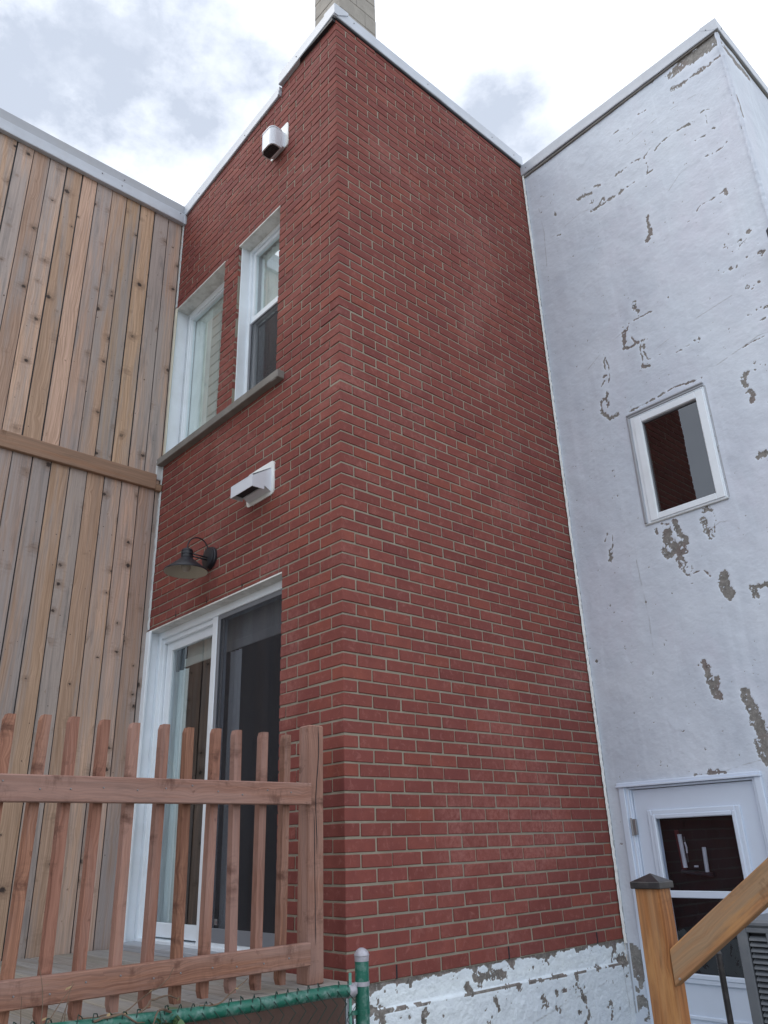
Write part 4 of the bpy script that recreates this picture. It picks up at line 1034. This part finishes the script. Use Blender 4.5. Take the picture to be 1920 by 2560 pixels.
mb = MB(); mb.box((fx+.004, -.190, GZ+.05), (fx+.009, -.177, .098), .001); mb.build('tension_bar', MAT['greenbar'], CF)
mb = MB(); pitch_ = .050; yy = -.19; k = 0
def railz(y):
    for a, b in zip(pts[:-1], pts[1:]):
        if b[1] <= y <= a[1]: return a[2]+(b[2]-a[2])*(y-a[1])/(b[1]-a[1])
    return pts[-1][2]
while yy > -3.4:
    zt = railz(yy)+.012; n = int((zt-GZ-.03)/(pitch_/1.0)); P_ = []
    for i in range(n+1):
        P_.append((fx+.024+(.0022 if (i+k) % 2 else -.0022), yy+(pitch_*.5 if i % 2 else -pitch_*.5)*1.0, zt-.006-i*pitch_))
    mb.tube(P_, .0017, 4, cap=False)
    # knuckle curled over the rail
    a0 = random.uniform(-.5, .5)
    K = [(fx+.020, yy-.020, zt-.03), (fx+.016, yy-.012, zt+.010), (fx+.004, yy-.002+a0*.01, zt+.018+random.uniform(0, .008)), (fx-.010, yy+.012, zt+.016+random.uniform(-.004, .006)), (fx-.018, yy+.022, zt+.002)]
    if random.random() < .7: mb.tube(K, random.uniform(.0016, .0024), 5)
    yy -= pitch_; k += 1
mb.build('wire_mesh', MAT['greenwire'], CF)
for yy in (-.62, -1.02, -1.6):
    mb = MB(); z = railz(yy); mb.tube([(fx+.0235*math.cos(a), yy+.004*math.sin(a*.5), z+.0235*math.sin(a)) for a in np.linspace(0, 2*PI, 14)], .0016, 5); mb.build('wire_tie', MAT['greenwire'], CF)

# ------------------------------------------------------------------ vines on the fence
VN = thing('vine', 'dry climbing vine with a few green leaves trailing over the green fence rail', 'vine', (fx, -1.1, .05))
mb = MB(); random.seed(5)
def wander(p, d, n, st, wig, lift=0):
    p = Vector(p); d = Vector(d).normalized(); out = [p.copy()]
    for _ in range(n):
        d = (d+Vector((random.gauss(0, wig), random.gauss(0, wig), random.gauss(0, wig)+lift))).normalized(); p = p+d*st; out.append(p.copy())
    return out
stems = []
for (p, d, n) in [((fx+.01, -1.42, .088), (0, 1, -.04), 34), ((fx+.02, -1.25, .080), (0, 1, .12), 18), ((fx, -1.10, .075), (0, 1, .02), 22), ((fx+.02, -.98, .07), (-.1, -1, .15), 12), ((fx, -.86, .07), (.05, 1, .02), 12),
                  ((fx+.02, -1.0, .05), (.1, .2, -1), 9), ((fx+.02, -.95, .05), (.1, -.1, -1), 8)]:
    q = wander(p, d, n, .016, .16); stems.append(q); mb.tube(q, [.0042*(1-.7*i/len(q)) for i in range(len(q))], 5)
for (p, d, n) in [((fx+.0, -1.405, .05), (0, -.10, 1), 14), ((fx, -1.40, .07), (0, .35, 1), 9), ((fx-.02, -1.335, .04), (0, .10, 1), 10), ((fx-.03, -1.36, .03), (0, .45, 1), 8), ((fx-.02, -1.45, .02), (0, -.3, 1), 10)]:
    q = wander(p, d, n, .016, .07); stems.append(q); mb.tube(q, [.0022*(1-.7*i/len(q)) for i in range(len(q))], 4)
mb.build('stem', MAT['twig'], VN)
def leaf(mb, p, size, yawa, tilt):
    L = [(0, 0), (.25, .22), (.42, .55), (.30, .85), (0, 1.15), (-.30, .85), (-.42, .55), (-.25, .22)]
    mt = Matrix.Translation(p) @ Matrix.Rotation(yawa, 4, 'Z') @ Matrix.Rotation(tilt, 4, 'X')
    vs = [mt @ Vector((x*size, y*size, -abs(x)*size*.35+.25*size*math.sin(y*2))) for x, y in L] + [mt @ Vector((0, .55*size, .10*size))]
    mb.add(vs, [(i, (i+1) % 8, 8) for i in range(8)])
mb = MB()
for _ in range(16):
    leaf(mb, Vector((fx+.03+random.uniform(-.01, .02), -.985+random.gauss(0, .028), .045+random.gauss(0, .028))), random.uniform(.022, .042), random.uniform(0, 6.3), random.uniform(-1.6, .4))
for _ in range(5): leaf(mb, Vector((fx+.02, -1.36+random.gauss(0, .02), .06+random.uniform(-.02, .02))), .022, random.uniform(0, 6.3), random.uniform(-1.4, .4))
mb.build('leaves', MAT['leaf'], VN)
mb = MB()
for s_ in stems:
    for p in s_[3::6]:
        if random.random() < .75: leaf(mb, p+Vector((0, 0, .002)), random.uniform(.010, .022), random.uniform(0, 6.3), random.uniform(-1.5, .8))
mb.build('dry_leaves', MAT['leafdry'], VN)

# ------------------------------------------------------------------ stair railing in front of the white door
SR = thing('stair_railing', 'orange-brown wooden stair rail with a black pyramid post cap', 'railing', (1.6, -.05, GZ))
px, py = 1.553, -.100; ps = .0866
mb = MB(); mb.box((px, py, GZ), (px+ps, py+ps*.80, .428), .005, grain=2, pc=(.3, .62, .5)); mb.build('post', MAT['cedar'], SR)
mb = MB(); e = .008; a0, a1, b0, b1 = px-e, px+ps+e, py-e, py+ps*.80+e; cz = .428
mb.box((a0, b0, cz-.012), (a1, b1, cz+.008), .002)
vs = [(a0+.003, b0+.003, cz+.0085), (a1-.003, b0+.003, cz+.0085), (a1-.003, b1-.003, cz+.0085), (a0+.003, b1-.003, cz+.0085), ((a0+a1)/2, (b0+b1)/2, cz+.031)]
mb.add(vs, [(0, 1, 4), (1, 2, 4), (2, 3, 4), (3, 0, 4)]); mb.build('post_cap', MAT['blackplastic'], SR)
# sloping handrail, a plank on edge running up along +x
A0 = Vector((px+ps+.0005, py+.018, .0)); sl = (.504-.250)/(1.995-1.636)
xa, xb = px+ps+.001, 3.2
def hz(x, top): return (.250+(x-1.636)*sl) if top else (.152+(x-1.636)*((.388-.152)/(1.969-1.636)))
x2 = 3.0; poly = [(xa, hz(xa, False)), (xa, hz(xa, True)), (x2, hz(x2, True)), (x2, hz(x2, True)-.106)]
mb = MB(); vs = []; dirv = Vector((1, 0, sl)).normalized(); o = random.uniform(0, 30)
for y_ in (py+.004, py+.042):
    for (x, z) in poly: vs.append((x, y_, z))
gc = [((Vector((v[0]-xa, 0, v[2]-.2)).cross(dirv)).y, v[1]-py, Vector((v[0]-xa, 0, v[2]-.2)).dot(dirv)+o) for v in vs]
mb.add(vs, [(3, 2, 1, 0), (4, 5, 6, 7), (0, 1, 5, 4), (1, 2, 6, 5), (2, 3, 7, 6), (3, 0, 4, 7)], gc, (.6, .68, .55)); hr = mb.build('handrail', MAT['cedar'], SR)
bv = hr.modifiers.new('edge', 'BEVEL'); bv.width = .004; bv.segments = 2
screws(SR, [(px+ps+.022, py+.0035, .178)], (0, -1, 0), .0038, 'screw', 'steel')
mb = MB(); mb.box((2.95, py, GZ), (3.04, py+.09, 1.35), .005, grain=2); mb.build('post', MAT['cedar'], SR)

# ------------------------------------------------------------------ thin pole and air conditioner
PL = MB(); PL.tube([(1.268, .90, GZ), (1.268, .90, .12)], .0125, 12)
PL.lathe([(.0125, .12), (.013, .123), (.009, .132), (0, .134)], (1.268, .90, 0), 12)
tag(PL.build('pole', MAT['blackplastic']), 'thin dark metal pole standing between the stair rail and the white door', 'pole')
AC = thing('air_conditioner', 'grey outdoor air conditioner with louvred front, half hidden behind the stair rail', 'air conditioner', (1.6, 1.55, GZ))
x0, x1, y0, y1, z0, z1 = 1.196, 1.94, 1.20, 1.86, -.75, .222
mb = MB(); mb.box((x0+.008, y0, z0), (x0+.055, y0+.03, z1-.03), .006); mb.box((x1-.055, y0, z0), (x1, y0+.03, z1-.03), .006)
mb.box((x0, y0+.03, z0), (x0+.02, y1, z1-.03), .004); mb.box((x1-.02, y0+.03, z0), (x1, y1, z1-.03), .004); mb.box((x0, y1-.02, z0), (x1, y1, z1-.03), .004)
mb.box((x0-.004, y0-.004, z1-.03), (x1+.004, y1+.004, z1), .010); mb.box((x0+.055, y0, z0), (x1-.055, y0+.03, z0+.06), .004)
nc = 7; cw = (x1-x0-.11)/nc
for k in range(1, nc): mb.box((x0+.055+k*cw-.008, y0+.002, z0+.06), (x0+.055+k*cw+.008, y0+.022, z1-.045), .003)
mb.box((x0+.055, y0+.001, z1-.050), (x1-.055, y0+.028, z1-.030), .003)
mb.build('cabinet', MAT['ac'], AC)
mb = MB(); z = z0+.075
while z < z1-.062:
    for k in range(nc):
        xa_, xb_ = x0+.055+k*cw+.006, x0+.055+(k+1)*cw-.006
        mb.add([(xa_, y0+.003, z), (xb_, y0+.003, z), (xb_, y0+.004, z+.0065), (xa_, y0+.004, z+.0065), (xa_, y0+.022, z+.016), (xb_, y0+.022, z+.016)], [(0, 1, 2, 3), (3, 2, 5, 4), (0, 4, 5, 1)])
    z += .0215
mb.build('louvre', MAT['ac'], AC)
mb = MB(); mb.box((x0+.03, y0+.045, z0+.03), (x1-.03, y1-.03, z1-.04)); mb.build('coil', MAT['ac_in'], AC)
mb = MB(); mb.lathe([(.29, z1), (.29, z1+.012), (.27, z1+.02), (.27, z1+.002)], ((x0+x1)/2+.02, (y0+y1)/2, 0), 40)
for k in range(7): mb.lathe([(.04*k+.01, z1+.022), (.04*k+.014, z1+.022)], ((x0+x1)/2+.02, (y0+y1)/2, 0), 40)
mb.build('fan_guard', MAT['blackplastic'], AC)
for x in (x0+.03, x1-.07):
    for y in (y0+.04, y1-.08): mb = MB(); mb.box((x, y, GZ), (x+.04, y+.04, z0), .003); mb.build('stand_leg', MAT['ac'], AC)
